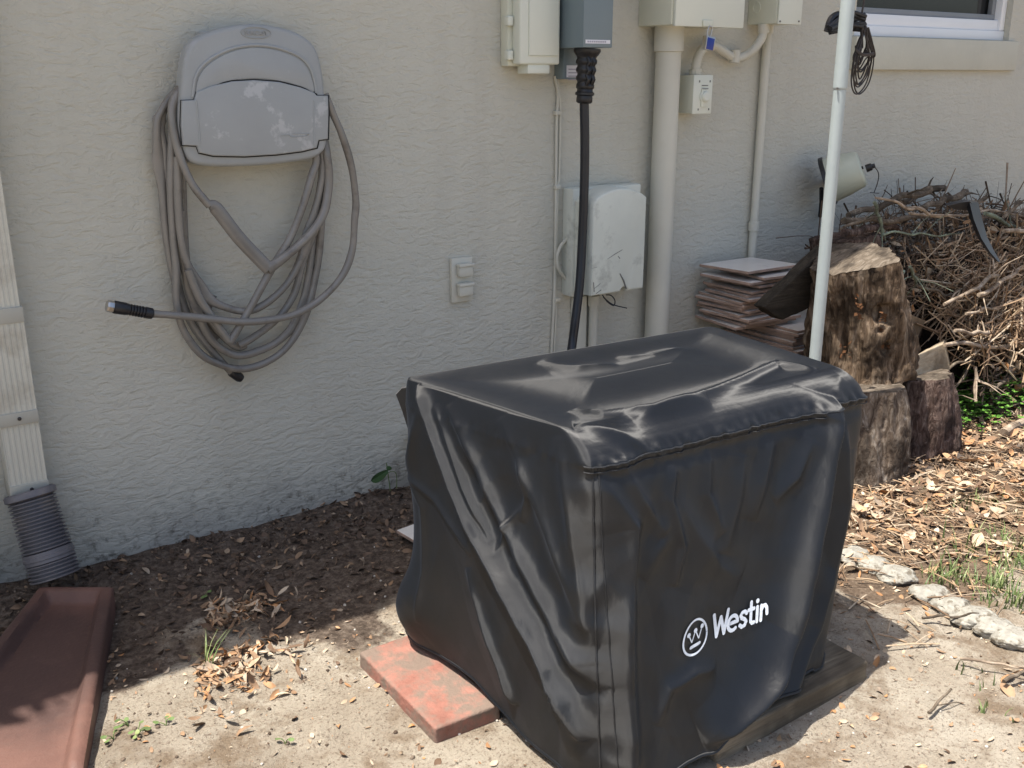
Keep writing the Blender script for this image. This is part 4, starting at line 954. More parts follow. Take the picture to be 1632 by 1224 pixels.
# fine needles / stalks in the litter
m = MB()
for _ in range(3200):
    x = rr.uniform(1.65, 4.2); y = rr.uniform(-1.35, -.3)
    if y < -1.1 + -(x - 1.9) * .3 and rr.random() < .7: continue
    if inbox(x, y): continue
    a = rr.uniform(0, 6.28); l = rr.uniform(.015, .06); z = hgt(x, y) + rr.uniform(.004, .02); d = Vector((math.cos(a), math.sin(a), rr.uniform(-.12, .2))) * l; c = Vector((x, y, z))
    m.tube([c - d, c + Vector((0, 0, .003)), c + d], rr.choice((.0008, .0012, .0018)), 4, cap=False)
tag(m.build('litter_stalks', M['straw'], smooth=0), 'thin dry stalks lying through the leaf litter', 'straw', kind='stuff')
# pebbles
m = MB()
for _ in range(420):
    x = rr.uniform(.3, 2.6); y = rr.uniform(-1.9, -.02); s = rr.choice((.0015, .002, .003, .004)); b = bmesh.new(); bmesh.ops.create_icosphere(b, subdivisions=1, radius=s)
    for v in b.verts: v.co *= rr.uniform(.75, 1.15)
    m._merge(b, Matrix.Translation((x, y, hgt(x, y) + s * .3)))
m2 = MB()
for _ in range(1500):
    x = rr.uniform(.15, 2.4); y = -abs(rr.gauss(0, .5)) - .02
    if inbox(x, y) or y < -1.9: continue
    s_ = rr.choice((.0015, .002, .003, .004, .005)); b = bmesh.new(); bmesh.ops.create_icosphere(b, subdivisions=1, radius=s_)
    for v in b.verts: v.co *= rr.uniform(.6, 1.25)
    m2._merge(b, Matrix.Translation((x, y, hgt(x, y) + s_ * .1)))
tag(m2.build('soil_crumbs', island_mat('soil_crumbs', [(0, (.05, .036, .027)), (.5, (.13, .10, .075)), (1, (.24, .19, .145))], .95), smooth=80), 'small crumbs of brown soil lying over the bed and sand', 'soil', kind='stuff')
tag(m.build('pebbles', simple('pale_pebbles', (.5, .46, .4), .8, .3, 40), smooth=60), 'tiny pale pebbles and shell bits scattered over soil and sand', 'pebbles', kind='stuff')
# grass
def tuft(m, x, y, n, h, spread=.02):
    for _ in range(n):
        a = rr.uniform(0, 6.28); bx = x + rr.gauss(0, spread); by = y + rr.gauss(0, spread); z = hgt(bx, by); l = h * rr.uniform(.5, 1.1); ln = rr.uniform(.2, .9); w_ = rr.uniform(.0012, .0028)
        d = Vector((math.cos(a), math.sin(a), 0)); s_ = Vector((-d.y, d.x, 0)); prev = None
        for t in (0, .35, .7, 1):
            c = Vector((bx, by, z)) + d * (ln * l * t * t) + Vector((0, 0, l * t * (1 - .3 * t * ln))); ww = w_ * (1 - t * .9)
            cur = (m.bm.verts.new(c - s_ * ww), m.bm.verts.new(c + s_ * ww))
            if prev: m.bm.faces.new((prev[0], prev[1], cur[1], cur[0]))
            prev = cur
m = MB()
for px, py, n, h in [(1560, 800, 26, .05), (1530, 800, 14, .04), (1590, 850, 26, .05), (1620, 800, 12, .04), (1520, 905, 30, .07), (1505, 925, 26, .05), (1490, 910, 14, .05), (1580, 920, 46, .06), (1600, 935, 46, .06), (1618, 900, 40, .06), (1632, 960, 40, .06), (1622, 870, 24, .05), (1550, 925, 16, .05), (1480, 920, 12, .06), (1525, 870, 10, .09), (1560, 880, 12, .06), (1600, 660, 14, .04), (1580, 950, 20, .05), (1640, 820, 20, .05), (1650, 900, 50, .06), (1690, 960, 60, .06), (1700, 850, 50, .06), (1545, 1070, 8, .05), (1575, 1130, 8, .04)]:
    q = G(px, py, .01); tuft(m, q.x, q.y, n, h * .8, .022)
for _ in range(70): x = rr.uniform(1.9, 4.5); y = rr.uniform(-1.7, -.65); tuft(m, x, y, 4, .03, .015)
tag(m.build('grass', M['green'], smooth=0), 'sparse green grass blades coming through the leaf litter', 'grass', kind='stuff')
m = MB(); q = G(330, 1068, 0); rr = random.Random(77); tuft(m, q.x, q.y, 7, .085, .004)
tag(m.build('grass_sprig', M['green'], origin=q, smooth=0), 'single upright sprig of grass on the sand near the leaf drift', 'grass')
# small weeds
def weed(x, y, n, sz, zmax, label, seed, name='weed', group=None, mat='clover', asp=.8):
    r2 = random.Random(seed); root = thing(name, (x, y, 0), label, 'plant', group); L = MB(); S = MB()
    for _ in range(n):
        a = r2.uniform(0, 6.28); d = r2.uniform(.3, 1) * zmax * .8; h = r2.uniform(.3, 1) * zmax; c = Vector((x + math.cos(a) * d, y + math.sin(a) * d, hgt(x, y) + h))
        S.tube(smooth_pts([(x, y, hgt(x, y)), (x + math.cos(a) * d * .4, y + math.sin(a) * d * .4, hgt(x, y) + h * .7), c], 3), .0009, 5)
        u = Vector((math.cos(a), math.sin(a), r2.uniform(-.3, .2))) * sz; v = Vector((-math.sin(a), math.cos(a), r2.uniform(-.3, .3))) * sz * asp
        vs = [L.bm.verts.new(c + u * (1 + math.cos(t)) * .5 * 2 * .5 * 2 + v * math.sin(t) * (.9 if abs(t) < 3 else 1) - Vector((0, 0, sz * .15 * abs(math.sin(t))))) for t in np.linspace(0, 2 * math.pi, 11)[:-1]]
        L.bm.faces.new(vs)
    S.build('stem', M['green'], root); L.build('leaf', M[mat], root, smooth=0)
for i, (px, py, n, lb) in enumerate([(222, 1180, 7, 'bright weed seedling cluster on the sand lower right of the splash block'), (205, 1160, 4, 'tiny weed seedling right beside the splash block lip'), (266, 1165, 3, 'lone round leaved weed seedling on bare sand'), (182, 1185, 4, 'small weed seedling nearest the bottom left sand'), (455, 1185, 2, 'tiny lone seedling on bare sand at bottom middle'), (325, 945, 3, 'small green weed in the shade on the dark soil')]):
    q = G(px, py, 0); weed(q.x, q.y, n, .0055, .016, lb, 50 + i, mat='green')
q = P(612, 770, -.035)
root = thing('wall_seedling', (q.x, -.035, 0), 'young plant with one broad leaf growing at the wall foot by the pipe stub', 'plant')
m = MB(); m.tube(smooth_pts([P(622, 782, -.035), P(619, 760, -.035), P(616, 738, -.035)], 4), .0014, 6); m.tube(smooth_pts([P(632, 778, -.035), P(632, 758, -.035), P(626, 751, -.035), P(612, 756, -.035)], 4), .0012, 6); m.build('stem', M['green'], root)
def lf(cx, cy, a, b_, rot, y):
    m = MB(); c = P(cx, cy, y); vs = []
    ring = []
    for t in np.linspace(0, 2 * math.pi, 17)[:-1]:
        u, v = a * math.cos(t), b_ * math.sin(t) * (1 - .25 * math.cos(t)); ring.append(m.bm.verts.new(c + Vector((u * math.cos(rot) - v * math.sin(rot), -abs(v) * .4, u * math.sin(rot) + v * math.cos(rot)))))
    cc = m.bm.verts.new(c + Vector((0, -.004, .002)))
    for i in range(16): m.bm.faces.new((ring[i], ring[(i + 1) % 16], cc))
    m.build('leaf', M['leafgreen'], root)
lf(605, 758, .028, .013, .35, -.045); lf(620, 746, .009, .006, -.5, -.04)
# ground cover of clover-like leaves
m = MB(); r2 = random.Random(13)
for _ in range(1500):
    x = r2.gauss(3.28, .20); y = r2.gauss(-.53, .065); h = r2.uniform(.01, .12) * max(.2, 1 - abs(x - 3.28) / .5)
    if y > -.38 or x < 2.95: continue
    s = r2.uniform(.006, .013); c = Vector((x, y, h)); a = r2.uniform(0, 6.28)
    for k in range(3):
        b_ = a + k * 2.09; u = Vector((math.cos(b_), math.sin(b_), .15 + r2.uniform(-.2, .2))) * s; v = Vector((-math.sin(b_), math.cos(b_), r2.uniform(-.2, .2))) * s * .55
        m.bm.faces.new([m.bm.verts.new(q) for q in (c, c + u * .5 + v, c + u + v * .6, c + u - v * .6, c + u * .5 - v)])
tag(m.build('ground_cover', M['clover'], smooth=0), 'bright green low leafy ground cover at the foot of the brush pile', 'ground cover', kind='stuff')

# ================================================================== EDGING STONES, PAVER, BOARD
def rock(cx, cy, sx, sy, sz, rot, seed, label):
    b = bmesh.new(); bmesh.ops.create_icosphere(b, subdivisions=5, radius=1)
    for v in b.verts:
        n = v.co.copy(); k = 1 + .28 * noise.noise(n * 1.3 + Vector((seed, 0, 0))) + .07 * noise.noise(n * 5 + Vector((seed, 2, 0))) + .05 * abs(noise.noise(n * 16 + Vector((seed, 0, 0)))) + .03 * noise.noise(n * 40)
        v.co = Vector((n.x * sx, n.y * sy, n.z * sz)) * k
    M4 = Matrix.Translation((cx, cy, 0.004)) @ Matrix.Rotation(rot, 4, 'Z'); m = MB(); m._merge(b, M4)
    tag(m.build('edging_stone', M['stone'], origin=(cx, cy, 0), smooth=80), label, 'stone', 'row of edging stones')
for i, (px, py, sx, sy, lb) in enumerate([(1362, 884, .05, .042, 'pale edging stone nearest the generator cover'), (1392, 897, .05, .04, 'pale edging stone second from the generator cover'), (1428, 913, .052, .04, 'speckled edging stone third from the generator cover, before a small gap'), (1482, 944, .05, .036, 'flat edging stone just right of the gap in the row'), (1518, 962, .05, .04, 'whitish edging stone, second right of the gap'), (1552, 981, .055, .04, 'largest whitish edging stone, third right of the gap'), (1586, 998, .05, .038, 'pale edging stone next to last before the right edge'), (1618, 1014, .05, .038, 'pale edging stone nearest the right edge of the photo')]):
    q = G(px, py, .01); rock(q.x, q.y, sx * .88, sy * 1.0, .019, -.95, i * 7.3, lb)
def slab(name, corners, z0, z1, mat, label, cat, amp, bev=.006, sub=5, seed=0):
    pts = [Vector((c[0], c[1], z0)) for c in corners] + [Vector((c[0], c[1], z1)) for c in corners]
    return solid(name, pts, mat, label, cat, bev, sub, amp, seed)
slab('brick_paver', [(.735, -.735), (.735, -1.03), (.868, -1.035), (.868, -.735)], -.015, .028, M['brick'], 'worn red brick paver half under the left front of the generator cover', 'paver', .0012, .0035, 5, 3)
slab('wooden_board', [(1.10, -1.345), (1.515, -1.335), (1.515, -1.18), (1.10, -1.19)], -.01, .04, M['board'], 'weathered grey wooden board under the front right of the generator cover', 'board', .002, .004, 5, 6)
slab('wooden_board', [(.95, -.83), (1.53, -.83), (1.53, -.69), (.95, -.69)], -.01, .04, M['board'], 'second board hidden under the back of the generator cover', 'board', .002, .004, 3, 8)

# ================================================================== GENERATOR COVER
def cover():
    T = np.array([(.818, -.802), (.892, -1.185), (1.515, -1.195), (1.552, -.838)])
    S = np.array([(.812, -.788), (.898, -1.242), (1.562, -1.248), (1.585, -.800)])
    H = np.array([(.848, -.705), (.862, -1.325), (1.488, -1.285), (1.600, -.745)])
    ZT, ZS = .592, .542; HZ = np.array([.042, .014, .045, .05])
    nseg = [170, 300, 110, 90]; nc = 26
    def ring(C, r, hz=None):
        out = []; zz = []
        for i in range(4):
            c = C[i]; pv = C[i - 1]; nx = C[(i + 1) % 4]; d0 = (pv - c) / np.linalg.norm(pv - c); d1 = (nx - c) / np.linalg.norm(nx - c)
            a = c + d0 * r; e = c + d1 * r
            for k in range(nc):
                t = k / nc; out.append((1 - t) ** 2 * a + 2 * t * (1 - t) * c + t * t * e); zz.append(i)
            n2 = C[(i + 1) % 4] - d1 * r; nn = nseg[i]
            for k in range(nn): t = k / nn; out.append(e + (n2 - e) * t); zz.append(i + t)
        return np.array(out), np.array(zz)
    prof = [(0, 0), (.12, .002), (.28, .006), (.45, .012), (.62, .020), (.78, .030), (.90, .040), (1.0, .050)]
    rows = []; 
    sub = []
    for a, c in zip(prof, prof[1:]):
        for k in range(3): t = k / 3; sub.append((a[0] + (c[0] - a[0]) * t, a[1] + (c[1] - a[1]) * t))
    sub.append(prof[-1])
    for f, dz in sub:
        C = T + (S - T) * f; p, zi = ring(C, .022 + .012 * f); rows.append((p, np.full(len(p), ZT - dz), 0.0))
    K = 190
    hzc = np.append(HZ, HZ[0])
    for k in range(1, K + 1):
        g = k / K; C = S + (H - S) * np.array([g ** 2.6, g ** 1.15, g ** 1.15, g ** 1.15])[:, None]; p, zi = ring(C, .034 + .065 * g)
        hz = np.interp(zi, [0, 1, 2, 3, 4], hzc)
        hz = hz + .006 * np.sin(zi * 7.3) * (zi < 2) + .02 * np.exp(-((zi - 1.55) / .3) ** 2) + .016 * np.exp(-((zi - .45) / .25) ** 2)
        # front belly of cloth
        z = ZS + (hz - ZS) * g; rows.append((p, z, g))
    XY = np.array([r[0] for r in rows]); Z = np.array([r[1] for r in rows]); GG = np.array([r[2] for r in rows])[:, None] * np.ones_like(Z)
    nr, npn = Z.shape; ns = len(sub)
    # outward normals
    tx = np.roll(XY, -1, 1) - np.roll(XY, 1, 1); ln = np.linalg.norm(tx, axis=2, keepdims=True) + 1e-9; tx = tx / ln
    NX = -tx[..., 1] * -1; NY = tx[..., 0] * -1
    NX, NY = tx[..., 1], -tx[..., 0]
    ctr = np.array([1.2, -1.0]); s = np.sign((XY[..., 0] - ctr[0]) * NX + (XY[..., 1] - ctr[1]) * NY); NX *= s; NY *= s
    def dist(U, Vv, pl):
        best = np.full(U.shape, 9.); sg = np.zeros(U.shape); tt = np.zeros(U.shape); L = 0; Ls = [math.dist(a, c) for a, c in zip(pl, pl[1:])]; tot = sum(Ls)
        for (a, c), l in zip(zip(pl, pl[1:]), Ls):
            dx, dy = c[0] - a[0], c[1] - a[1]; t = np.clip(((U - a[0]) * dx + (Vv - a[1]) * dy) / (l * l), 0, 1)
            px, py = a[0] + t * dx, a[1] + t * dy; d = np.hypot(U - px, Vv - py); cr = dx * (Vv - py) - dy * (U - px)
            m_ = d < best; best = np.where(m_, d, best); sg = np.where(m_, np.sign(cr), sg); tt = np.where(m_, (L + t * l) / tot, tt); L += l
        return best, sg, tt
    def tri(q): return 2 * np.abs(2 * (q - np.floor(q + .5))) - 1
    def fold(U, Vv, pl, amp, w0, w1, e0=.08, e1=.08):     # w0: width on one side, w1 on the other
        d, sg, t = dist(U, Vv, pl); w_ = np.where(sg > 0, w0, w1) * .82
        fade = np.clip(t / e0, 0, 1) * np.clip((1 - t) / e1, 0, 1) if e1 else np.clip(t / e0, 0, 1)
        grow = .55 + .45 * np.minimum(1, t * 1.8)
        return amp * np.exp(-(np.sqrt((d / w_) ** 2 + .02) - .14) ** 1.25) * fade ** .5 * grow
    yl = lambda pl: [(lambda q: (q.y, q.z))(PX(a, c, .865)) for a, c in pl]
    xf = lambda pl: [(lambda q: (q.x, q.z))(P(a, c, -1.27)) for a, c in pl]
    Y_ = XY[..., 1]; X_ = XY[..., 0]
    DL = np.zeros_like(Z); DF = np.zeros_like(Z)
    for pl, amp, w0, w1, e0, e1 in [
        ([(700, 605), (725, 685), (752, 765), (785, 850), (835, 950), (885, 1060), (925, 1180)], .034, .010, .019, .04, .1),
        ([(735, 640), (770, 720), (800, 800), (838, 890), (885, 990), (935, 1100)], .020, .014, .022, .2, .1),
        ([(800, 660), (835, 760), (868, 850), (900, 940), (930, 1030)], .012, .018, .022, .3, .2),
        ([(870, 700), (888, 790), (900, 870), (915, 960), (928, 1060)], .012, .018, .018, .3, .2),
        ([(762, 900), (785, 980), (812, 1060), (828, 1120)], .014, .008, .014, .2, .1),
        ([(684, 750), (702, 800), (706, 900), (702, 980)], .005, .006, .012, .1, .3),
        ([(684, 750), (720, 790), (770, 880)], .006, .006, .01, .1, .3),
        ([(722, 640), (742, 700), (764, 770), (800, 860)], .008, .006, .012, .1, .3),
        ([(826, 730), (838, 790), (832, 830)], .006, .005, .010, .2, .3),
        ([(838, 800), (812, 840), (806, 880)], .005, .005, .008, .2, .3),
        ([(655, 880), (645, 960), (660, 1020)], .022, .045, .045, .3, .1),
        ([(905, 720), (925, 800), (930, 900), (915, 1000)], .008, .014, .016, .1, .2),
        ([(700, 640), (690, 700), (668, 800)], .008, .012, .02, .2, .3),
        ]: DL += 1.15 * fold(Y_, Z, yl(pl), amp, w0, w1, e0, e1)
    for pl, amp, w0, w1, e0, e1 in [
        ([(1345, 640), (1318, 715), (1290, 800), (1262, 870), (1240, 930), (1218, 985), (1178, 1050), (1125, 1105), (1070, 1150)], .070, .012, .044, .05, .55),
        ([(1360, 680), (1345, 800), (1318, 900), (1280, 990), (1230, 1070), (1180, 1140)], .022, .012, .026, .08, .08),
        ([(1372, 720), (1352, 850), (1318, 960), (1278, 1060), (1240, 1130)], .008, .016, .022, .1, .05),
        ([(975, 770), (1012, 840), (1000, 910), (985, 990), (978, 1080), (968, 1200)], .026, .012, .026, .2, .05),
        ([(1010, 1130), (1035, 1075), (1075, 1050), (1110, 1045)], .012, .012, .014, .2, .3),
        ([(1090, 745), (1075, 800), (1085, 870), (1068, 930)], .010, .010, .016, .1, .2),
        ([(1010, 740), (1030, 800), (1060, 850)], .010, .012, .02, .1, .4),
        ([(1150, 725), (1135, 790), (1150, 850)], .009, .012, .018, .1, .3),
        ([(1080, 780), (1110, 850), (1140, 900), (1170, 920)], .010, .02, .03, .3, .4),
        ([(1200, 730), (1180, 800), (1150, 880)], .010, .02, .03, .3, .4),
        ([(1100, 740), (1070, 790), (1060, 860), (1020, 920)], .008, .02, .02, .2, .3),
        ([(1250, 700), (1225, 760), (1200, 830)], .010, .014, .025, .2, .4),
        ([(1300, 700), (1270, 760), (1235, 800)], .010, .012, .02, .2, .4),
        ([(1050, 1200), (1100, 1130), (1150, 1080), (1220, 1000)], .014, .012, .02, .2, .3),
        ]: DF += fold(X_, Z, xf(pl), amp, w0, w1, e0, e1)
    wl = np.clip(-NX, 0, 1) ** 1.5; wf = np.clip(-NY, 0, 1) ** 1.5; wr = np.clip(NX, 0, 1); wb = np.clip(NY, 0, 1)
    drop = np.clip((ZT - Z) / .05, 0, 1)
    nz = np.zeros_like(Z); nz2 = np.zeros_like(Z); puck = np.zeros_like(Z)
    for j in range(nr):
        for i in range(npn):
            x, y, z = X_[j, i], Y_[j, i], Z[j, i]
            nz[j, i] = noise.noise((x * 9, y * 9, z * 5)); nz2[j, i] = noise.noise((x * 26 + z * 12, y * 26 + z * 9, z * 13))
            if j < ns + 26: puck[j, i] = noise.noise((x * 75, y * 75, z * 30)) 
    crease = 1 - np.abs(nz2) * 3.0; crease = np.clip(crease, 0, 1) ** 3
    D = wl * DL + wf * DF + wr * .010 * np.sin(Y_ * 42 + Z * 6) * GG + wb * .008 * np.sin(X_ * 36) * GG
    U_ = X_ - Y_; crum = np.zeros_like(Z)
    for kx, kz, ph, am in ((5.1, 3.3, .1, 1), (-4.2, 4.6, .43, 1), (8.7, 2.2, .7, .6), (-9.5, 5.1, .2, .5), (14.3, -6.7, .55, .3), (3.0, 9.5, .9, .35)):
        crum += am * tri(U_ * kx + Z * kz + ph + nz * .55) * np.clip(.35 + 1.6 * np.sin(U_ * kx * .7 + Z * 5.3 + ph * 9 + nz * 2), 0, 1)
    D += .050 * wl * np.exp(-((GG - .84) / .17) ** 2) * np.exp(-((Y_ + .76) / .10) ** 2)
    D += crum * .0026 * np.clip((ZS - Z) / .03, 0, 1) * (wf + .45 * wl)
    D += (nz * .005) * drop + .034 * wf * GG ** 1.5 * np.exp(-((X_ - 1.08) / .26) ** 2)
    D += .0050 * puck * np.exp(-((Z - ZS) / .012) ** 2) * (wf + .3) + .0012 * np.exp(-((Z - ZS) / .0045) ** 2) * (wf + .2)
    D -= .004 * np.exp(-((Z - ZS + .02) / .012) ** 2) * wf
    # soft puckers of the front shoulder
    SH = np.zeros_like(Z)
    def xt(pl): return [(lambda q: (q.x, q.y))(G(a, c, .58)) for a, c in pl]
    def topf(X, Y):
        o = np.zeros_like(X)
        for pl, amp, w0, w1 in [([(1010, 678), (1100, 652), (1180, 622), (1235, 590), (1300, 600)], .017, .018, .012), ([(915, 692), (1000, 690), (1100, 690), (1170, 662), (1260, 655), (1300, 640)], .018, .016, .010), ([(910, 660), (960, 672), (1040, 668), (1130, 648)], .013, .014, .010),
            ([(1090, 712), (1180, 695), (1230, 690)], .008, .010, .010), ([(1340, 600), (1335, 640), (1320, 680)], .012, .012, .012), ([(860, 585), (920, 592), (980, 588)], .006, .02, .014), ([(985, 575), (1040, 572), (1090, 560)], .005, .02, .014), ([(880, 600), (985, 590), (1110, 560)], .003, .03, .03)]:
            o += fold(X, Y, xt(pl), amp, w0, w1, .15, .2)
        return o
    TF = topf(X_, Y_) * np.exp(-np.clip(ZT - .045 - Z, 0, 1) / .012)
    cz = np.exp(-(np.hypot(X_ - .89, Y_ + 1.27) / .055) ** 2) * (Z < ZS + .005)
    sp = np.array([[noise.noise((zz_ * 24 + 5, a * 7, c * 7)) for zz_, a, c in zip(zr, ar, cr)] if cz[k].max() > .01 else [0] * npn for k, (zr, ar, cr) in enumerate(zip(Z, X_, Y_))])
    D += cz * sp * .007
    PXY = XY + np.stack([NX * D, NY * D], 2) + np.stack([NX, NY], 2) * (TF * .35 * drop)[..., None]
    PZ = Z + TF * (1 - .5 * drop) + .004 * nz * drop * np.exp(-GG * 6)
    # left shoulder dips slightly between corners
    PZ -= .006 * wl * np.exp(-((Z - ZT) / .03) ** 2) * np.sin((Y_ + .8) * 8) ** 2
    side = np.dstack([PXY, PZ])
    # top
    KT = 60; top = []
    base = XY[0]
    for k in range(1, KT + 1):
        g = k / KT; tgt = np.stack([np.clip(base[:, 0], 1.10, 1.28), np.full(len(base), -1.0)], 1); p = base + (tgt - base) * g
        x, y = p[:, 0], p[:, 1]; tf = topf(x, y)
        zz = ZT + tf - .008 * np.sin(math.pi * g) ** 2 + np.array([noise.noise((a * 3.5, c * 5, 1)) * .003 + noise.noise((a * 9, c * 12, 5)) * .0004 for a, c in p]) * min(1, g * 6)
        top.append(np.stack([x, y, zz], 1))
    allr = list(top[::-1]) + list(side)
    V = np.concatenate(allr); nR = len(allr); F = []
    for j in range(nR - 1):
        for i in range(npn):
            k = (i + 1) % npn; F.append((j * npn + i, (j + 1) * npn + i, (j + 1) * npn + k, j * npn + k))
    m = NM('black_nylon_cover', .47, .80)
    m.col(m.ramp(m.noise(5, 4), (.3, (.0035, .0042, .0055)), (.7, (.005, .006, .0078))))
    m.b.inputs['Sheen Weight'].default_value = .03; m.b.inputs['Sheen Roughness'].default_value = .4; m.b.inputs['Sheen Tint'].default_value = (.6, .7, .9, 1)
    m.rough(m.ramp(m.noise(14, 5), (.3, .46), (.7, .54))); m.b.inputs['Anisotropic'].default_value = 1.0
    gn = m.N('ShaderNodeNewGeometry'); t2 = m.N('ShaderNodeVectorMath'); t2.operation = 'CROSS_PRODUCT'; m.L(gn.outputs['Normal'], t2.inputs[0]); t2.inputs[1].default_value = (.22, .38, .86)
    tg = m.N('ShaderNodeVectorMath'); tg.operation = 'CROSS_PRODUCT'; m.L(gn.outputs['Normal'], tg.inputs[0]); m.L(t2.outputs[0], tg.inputs[1]); m.L(tg.outputs[0], m.b.inputs['Tangent'])
    n1 = m.bump(m.noise(20, 6, .62, .6), .0022, .4)
    wv = m.N('ShaderNodeTexWave'); wv.inputs['Scale'].default_value = 330; m.L(m.map(rot=(.0, .6, .5)), wv.inputs['Vector']); m.bump(wv.outputs['Fac'], .00018, .4, n1)
    # woven satin: warp and weft each give their own stretched highlight
    b2 = m.N('ShaderNodeBsdfPrincipled')
    for inp in m.b.inputs:
        q2 = b2.inputs[inp.name] if inp.name in b2.inputs else None
        if q2 is None: continue
        if inp.is_linked: m.L(inp.links[0].from_socket, q2)
        else:
            try: q2.default_value = inp.default_value
            except Exception: pass
    m.L(t2.outputs[0], b2.inputs['Tangent'])
    mx = m.N('ShaderNodeMixShader'); mx.inputs[0].default_value = .5; m.L(m.b.outputs[0], mx.inputs[1]); m.L(b2.outputs[0], mx.inputs[2]); m.L(mx.outputs[0], m.t.nodes['Material Output'].inputs['Surface'])
    o = np_mesh('generator_cover', V, F, m.m, origin=(1.2, -1.0, 0))
    tag(o, 'black nylon cover draped over a portable generator, white logo on its front', 'generator cover')
    o2 = o; me = o.data; bm = bmesh.new(); bm.from_mesh(me); bmesh.ops.translate(bm, verts=bm.verts[:], vec=(1.2, -1.0, 0)); bmesh.ops.recalc_face_normals(bm, faces=bm.faces[:]); bv = BVHTree.FromBMesh(bm)
    mod = o.modifiers.new('thick', 'SOLIDIFY'); mod.thickness = .0015; mod.offset = -1
    # -- seams
    js = len(top) + ns - 1
    sm_ = MB(); idx = [i for i in range(npn) if wf[ns - 1, i] > .25 or wl[ns - 1, i] > .6]
    seam_m = simple('cover_seam', (.016, .017, .019), .5, .3, 90, .0008, 200, .5)
    st = [Vector(side[ns - 1, i]) + Vector((NX[ns - 1, i], NY[ns - 1, i], 0)) * .0006 for i in range(npn) if wf[ns - 1, i] > .3]
    sm_.tube(st[::2], [.0014 + .0006 * noise.noise((i * .9, 0, 0)) for i in range(len(st[::2]))], 6)
    st2 = [p - Vector((0, 0, .009)) for p in st]
    sm_.tube(st2[::2], [.0010 + .0005 * noise.noise((i * .9, 3, 0)) for i in range(len(st2[::2]))], 6)
    ic = nc + nseg[0] + nc // 2 
    for off_, r_ in ((0, .0017), (4, .0012)):
        vs = [Vector(side[j, ic + off_]) + Vector((NX[j, ic + off_], NY[j, ic + off_], 0)) * .0008 for j in range(ns - 1, nr, 2)]
        sm_.tube(vs, [r_ * (1 + .5 * noise.noise((i * 1.1, off_, 7))) for i in range(len(vs))], 6)
    sm_.build('seam', seam_m, o)
    # hem
    hm = MB(); hv = [Vector(side[nr - 1, i]) for i in range(0, npn, 3)]; hm.tube(hv + [hv[0]], .003, 6, cap=False); hm.build('hem', m.m, o)
    # -- back left tail of cloth
    t_ = MB(); q = [P(a, c, yy) for a, c, yy in ((631, 629, -.76), (640, 619, -.77), (668, 616, -.79), (672, 720, -.79), (662, 722, -.785), (652, 690, -.765), (641, 655, -.76))]
    va = [t_.bm.verts.new(p) for p in q]; vb = [t_.bm.verts.new(p + Vector((.006, .008, 0))) for p in q]; t_.bm.faces.new(va); t_.bm.faces.new(vb[::-1])
    for k in range(len(q)): k2 = (k + 1) % len(q); t_.bm.faces.new((va[k], va[k2], vb[k2], vb[k]))
    t_.build('tucked_corner', m.m, o)
    # -- logo projected on the cloth
    lm = simple('logo_print', (.66, .72, .80), .4, .03, 10, .0004, 300)
    pd = Vector((.70, .70, -.22)).normalized()
    def project(bm2, x0, z0, name):
        bmesh.ops.triangulate(bm2, faces=bm2.faces[:])
        for _ in range(6):
            le = [e for e in bm2.edges if e.calc_length() > .0022]
            if not le: break
            bmesh.ops.subdivide_edges(bm2, edges=le, cuts=1); bmesh.ops.triangulate(bm2, faces=bm2.faces[:])
        for v in bm2.verts:
            r = bv.ray_cast(Vector((x0 + v.co.x, -1.275, z0 + v.co.y)) - pd * .4, pd)
            v.co = (r[0] - pd * (.0022 + v.co.z)) if r[0] else Vector((x0 + v.co.x, -1.27, z0 + v.co.y))
        me2 = bpy.data.meshes.new(name); bm2.to_mesh(me2); bm2.free(); return mesh_obj(name, me2, lm, o2)
    def textmesh(s, size, off):
        cu = bpy.data.curves.new('t', 'FONT'); cu.body = s; cu.size = size; cu.offset = off; cu.space_character = 1.03
        ob = bpy.data.objects.new('t', cu); SC.collection.objects.link(ob); bpy.context.view_layer.update()
        me3 = bpy.data.meshes.new_from_object(ob.evaluated_get(bpy.context.evaluated_depsgraph_get())); bpy.data.objects.remove(ob); b3 = bmesh.new(); b3.from_mesh(me3); return b3
    YF = -1.275
    A = P(1108, 1003, YF); b3 = bmesh.new()
    lay = [0.0]
    def poly(pts): lay[0] += .00004; b3.faces.new([b3.verts.new((x, y, lay[0])) for x, y in pts])
    def band(pts, wd):
        for i in range(len(pts) - 1):
            (x0, y0), (x1, y1) = pts[i], pts[i + 1]; l = math.hypot(x1 - x0, y1 - y0); nx_, ny_ = -(y1 - y0) / l * wd, (x1 - x0) / l * wd
            poly([(x0 + nx_, y0 + ny_), (x0 - nx_, y0 - ny_), (x1 - nx_, y1 - ny_), (x1 + nx_, y1 + ny_)])
    ra, rb = LOGO_R
    band([(ra * math.cos(t) * (1 - .10 * math.sin(t)), rb * math.sin(t)) for t in np.linspace(0, 2 * math.pi, 49)], .0019)
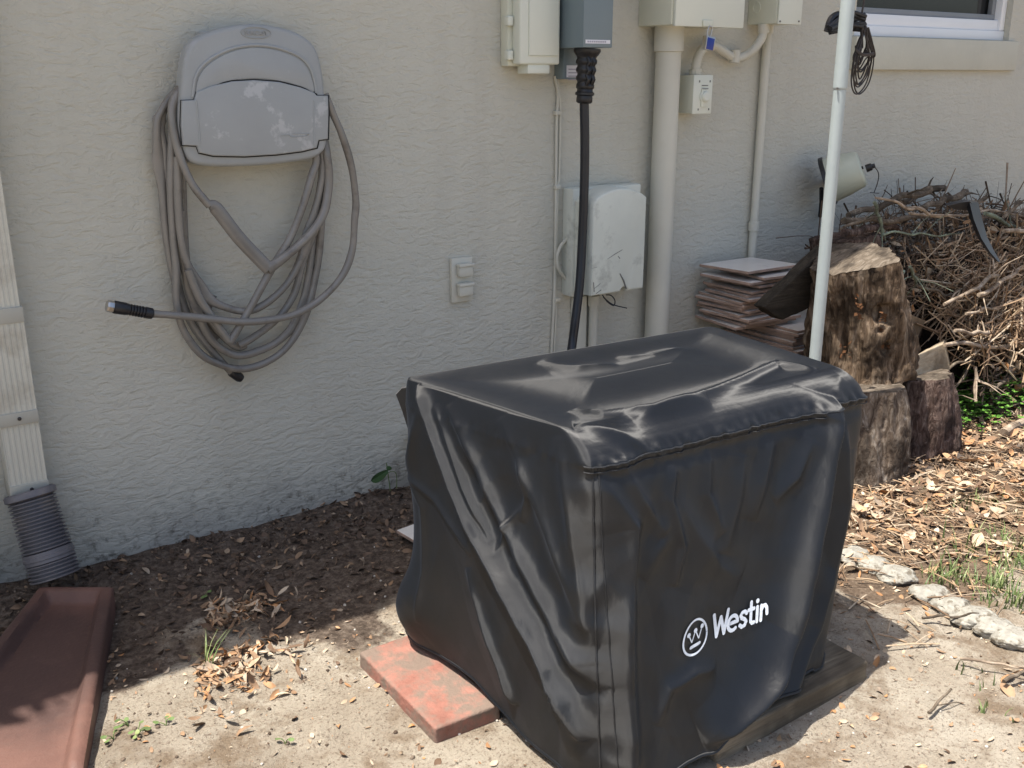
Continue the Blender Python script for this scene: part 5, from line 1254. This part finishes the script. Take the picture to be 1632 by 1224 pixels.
    dots = [(-.019, .010), (0, .014), (.019, .018)]; dots = [(a * ra / .034, c * rb / .037) for a, c in dots]
    low = [(-.0095 * ra / .034, -.009 * rb / .037), (.0105 * ra / .034, -.006 * rb / .037)]
    band([dots[0], low[0], dots[1], low[1], dots[2]], .0011)
    for dx, dz in dots: poly([(dx + .0040 * math.cos(t), dz + .0040 * math.sin(t)) for t in np.linspace(0, 2 * math.pi, 17)[:-1]])
    band([(-.009, -.0152), (.0105, -.0130)], .0028)
    for dx, dz in ((-.009, -.0152), (.0105, -.0130)): poly([(dx + .0028 * math.cos(t), dz + .0028 * math.sin(t)) for t in np.linspace(0, 2 * math.pi, 13)[:-1]])
    project(b3, A.x, A.z, 'logo_emblem')
    Bq = P(1136, 1000, YF); E_ = P(1218, 975, YF)
    b4 = bmesh.new(); b3 = b4; lay[0] = 0; sx_ = (E_.x - Bq.x) / 2.78; hz_ = .041
    arc = [(.99 + .25 * math.cos(t), .335 + .31 * math.sin(t)) for t in np.linspace(.05, 5.35, 18)]
    for st_ in ([(0, 1), (.17, .04), (.36, .80), (.55, .04), (.72, 1)], [(.76, .35), (1.24, .35)], arc, [(1.70, .54), (1.60, .64), (1.47, .63), (1.39, .52), (1.45, .40), (1.60, .31), (1.69, .19), (1.62, .05), (1.47, .02), (1.36, .12)],
                [(1.93, .93), (1.93, .12), (2.01, .03), (2.10, .04)], [(1.80, .63), (2.08, .63)], [(2.26, .64), (2.26, .03)], [(2.47, .64), (2.47, .03)], [(2.48, .46), (2.57, .61), (2.68, .62), (2.76, .50), (2.78, .25)]):
        pp_ = [(a * sx_, c * hz_) for a, c in st_]; band(pp_, .0034)
        for a, c in pp_: poly([(a + .0034 * math.cos(t), c + .0034 * math.sin(t)) for t in np.linspace(0, 2 * math.pi, 13)[:-1]])
    poly([(2.26 * sx_ + .0042 * math.cos(t), .90 * hz_ + .0042 * math.sin(t)) for t in np.linspace(0, 2 * math.pi, 15)[:-1]])
    project(b4, Bq.x, Bq.z - .008, 'logo_lettering')
    bm.free()
LOGO_R = (.0265, .029)
cover()
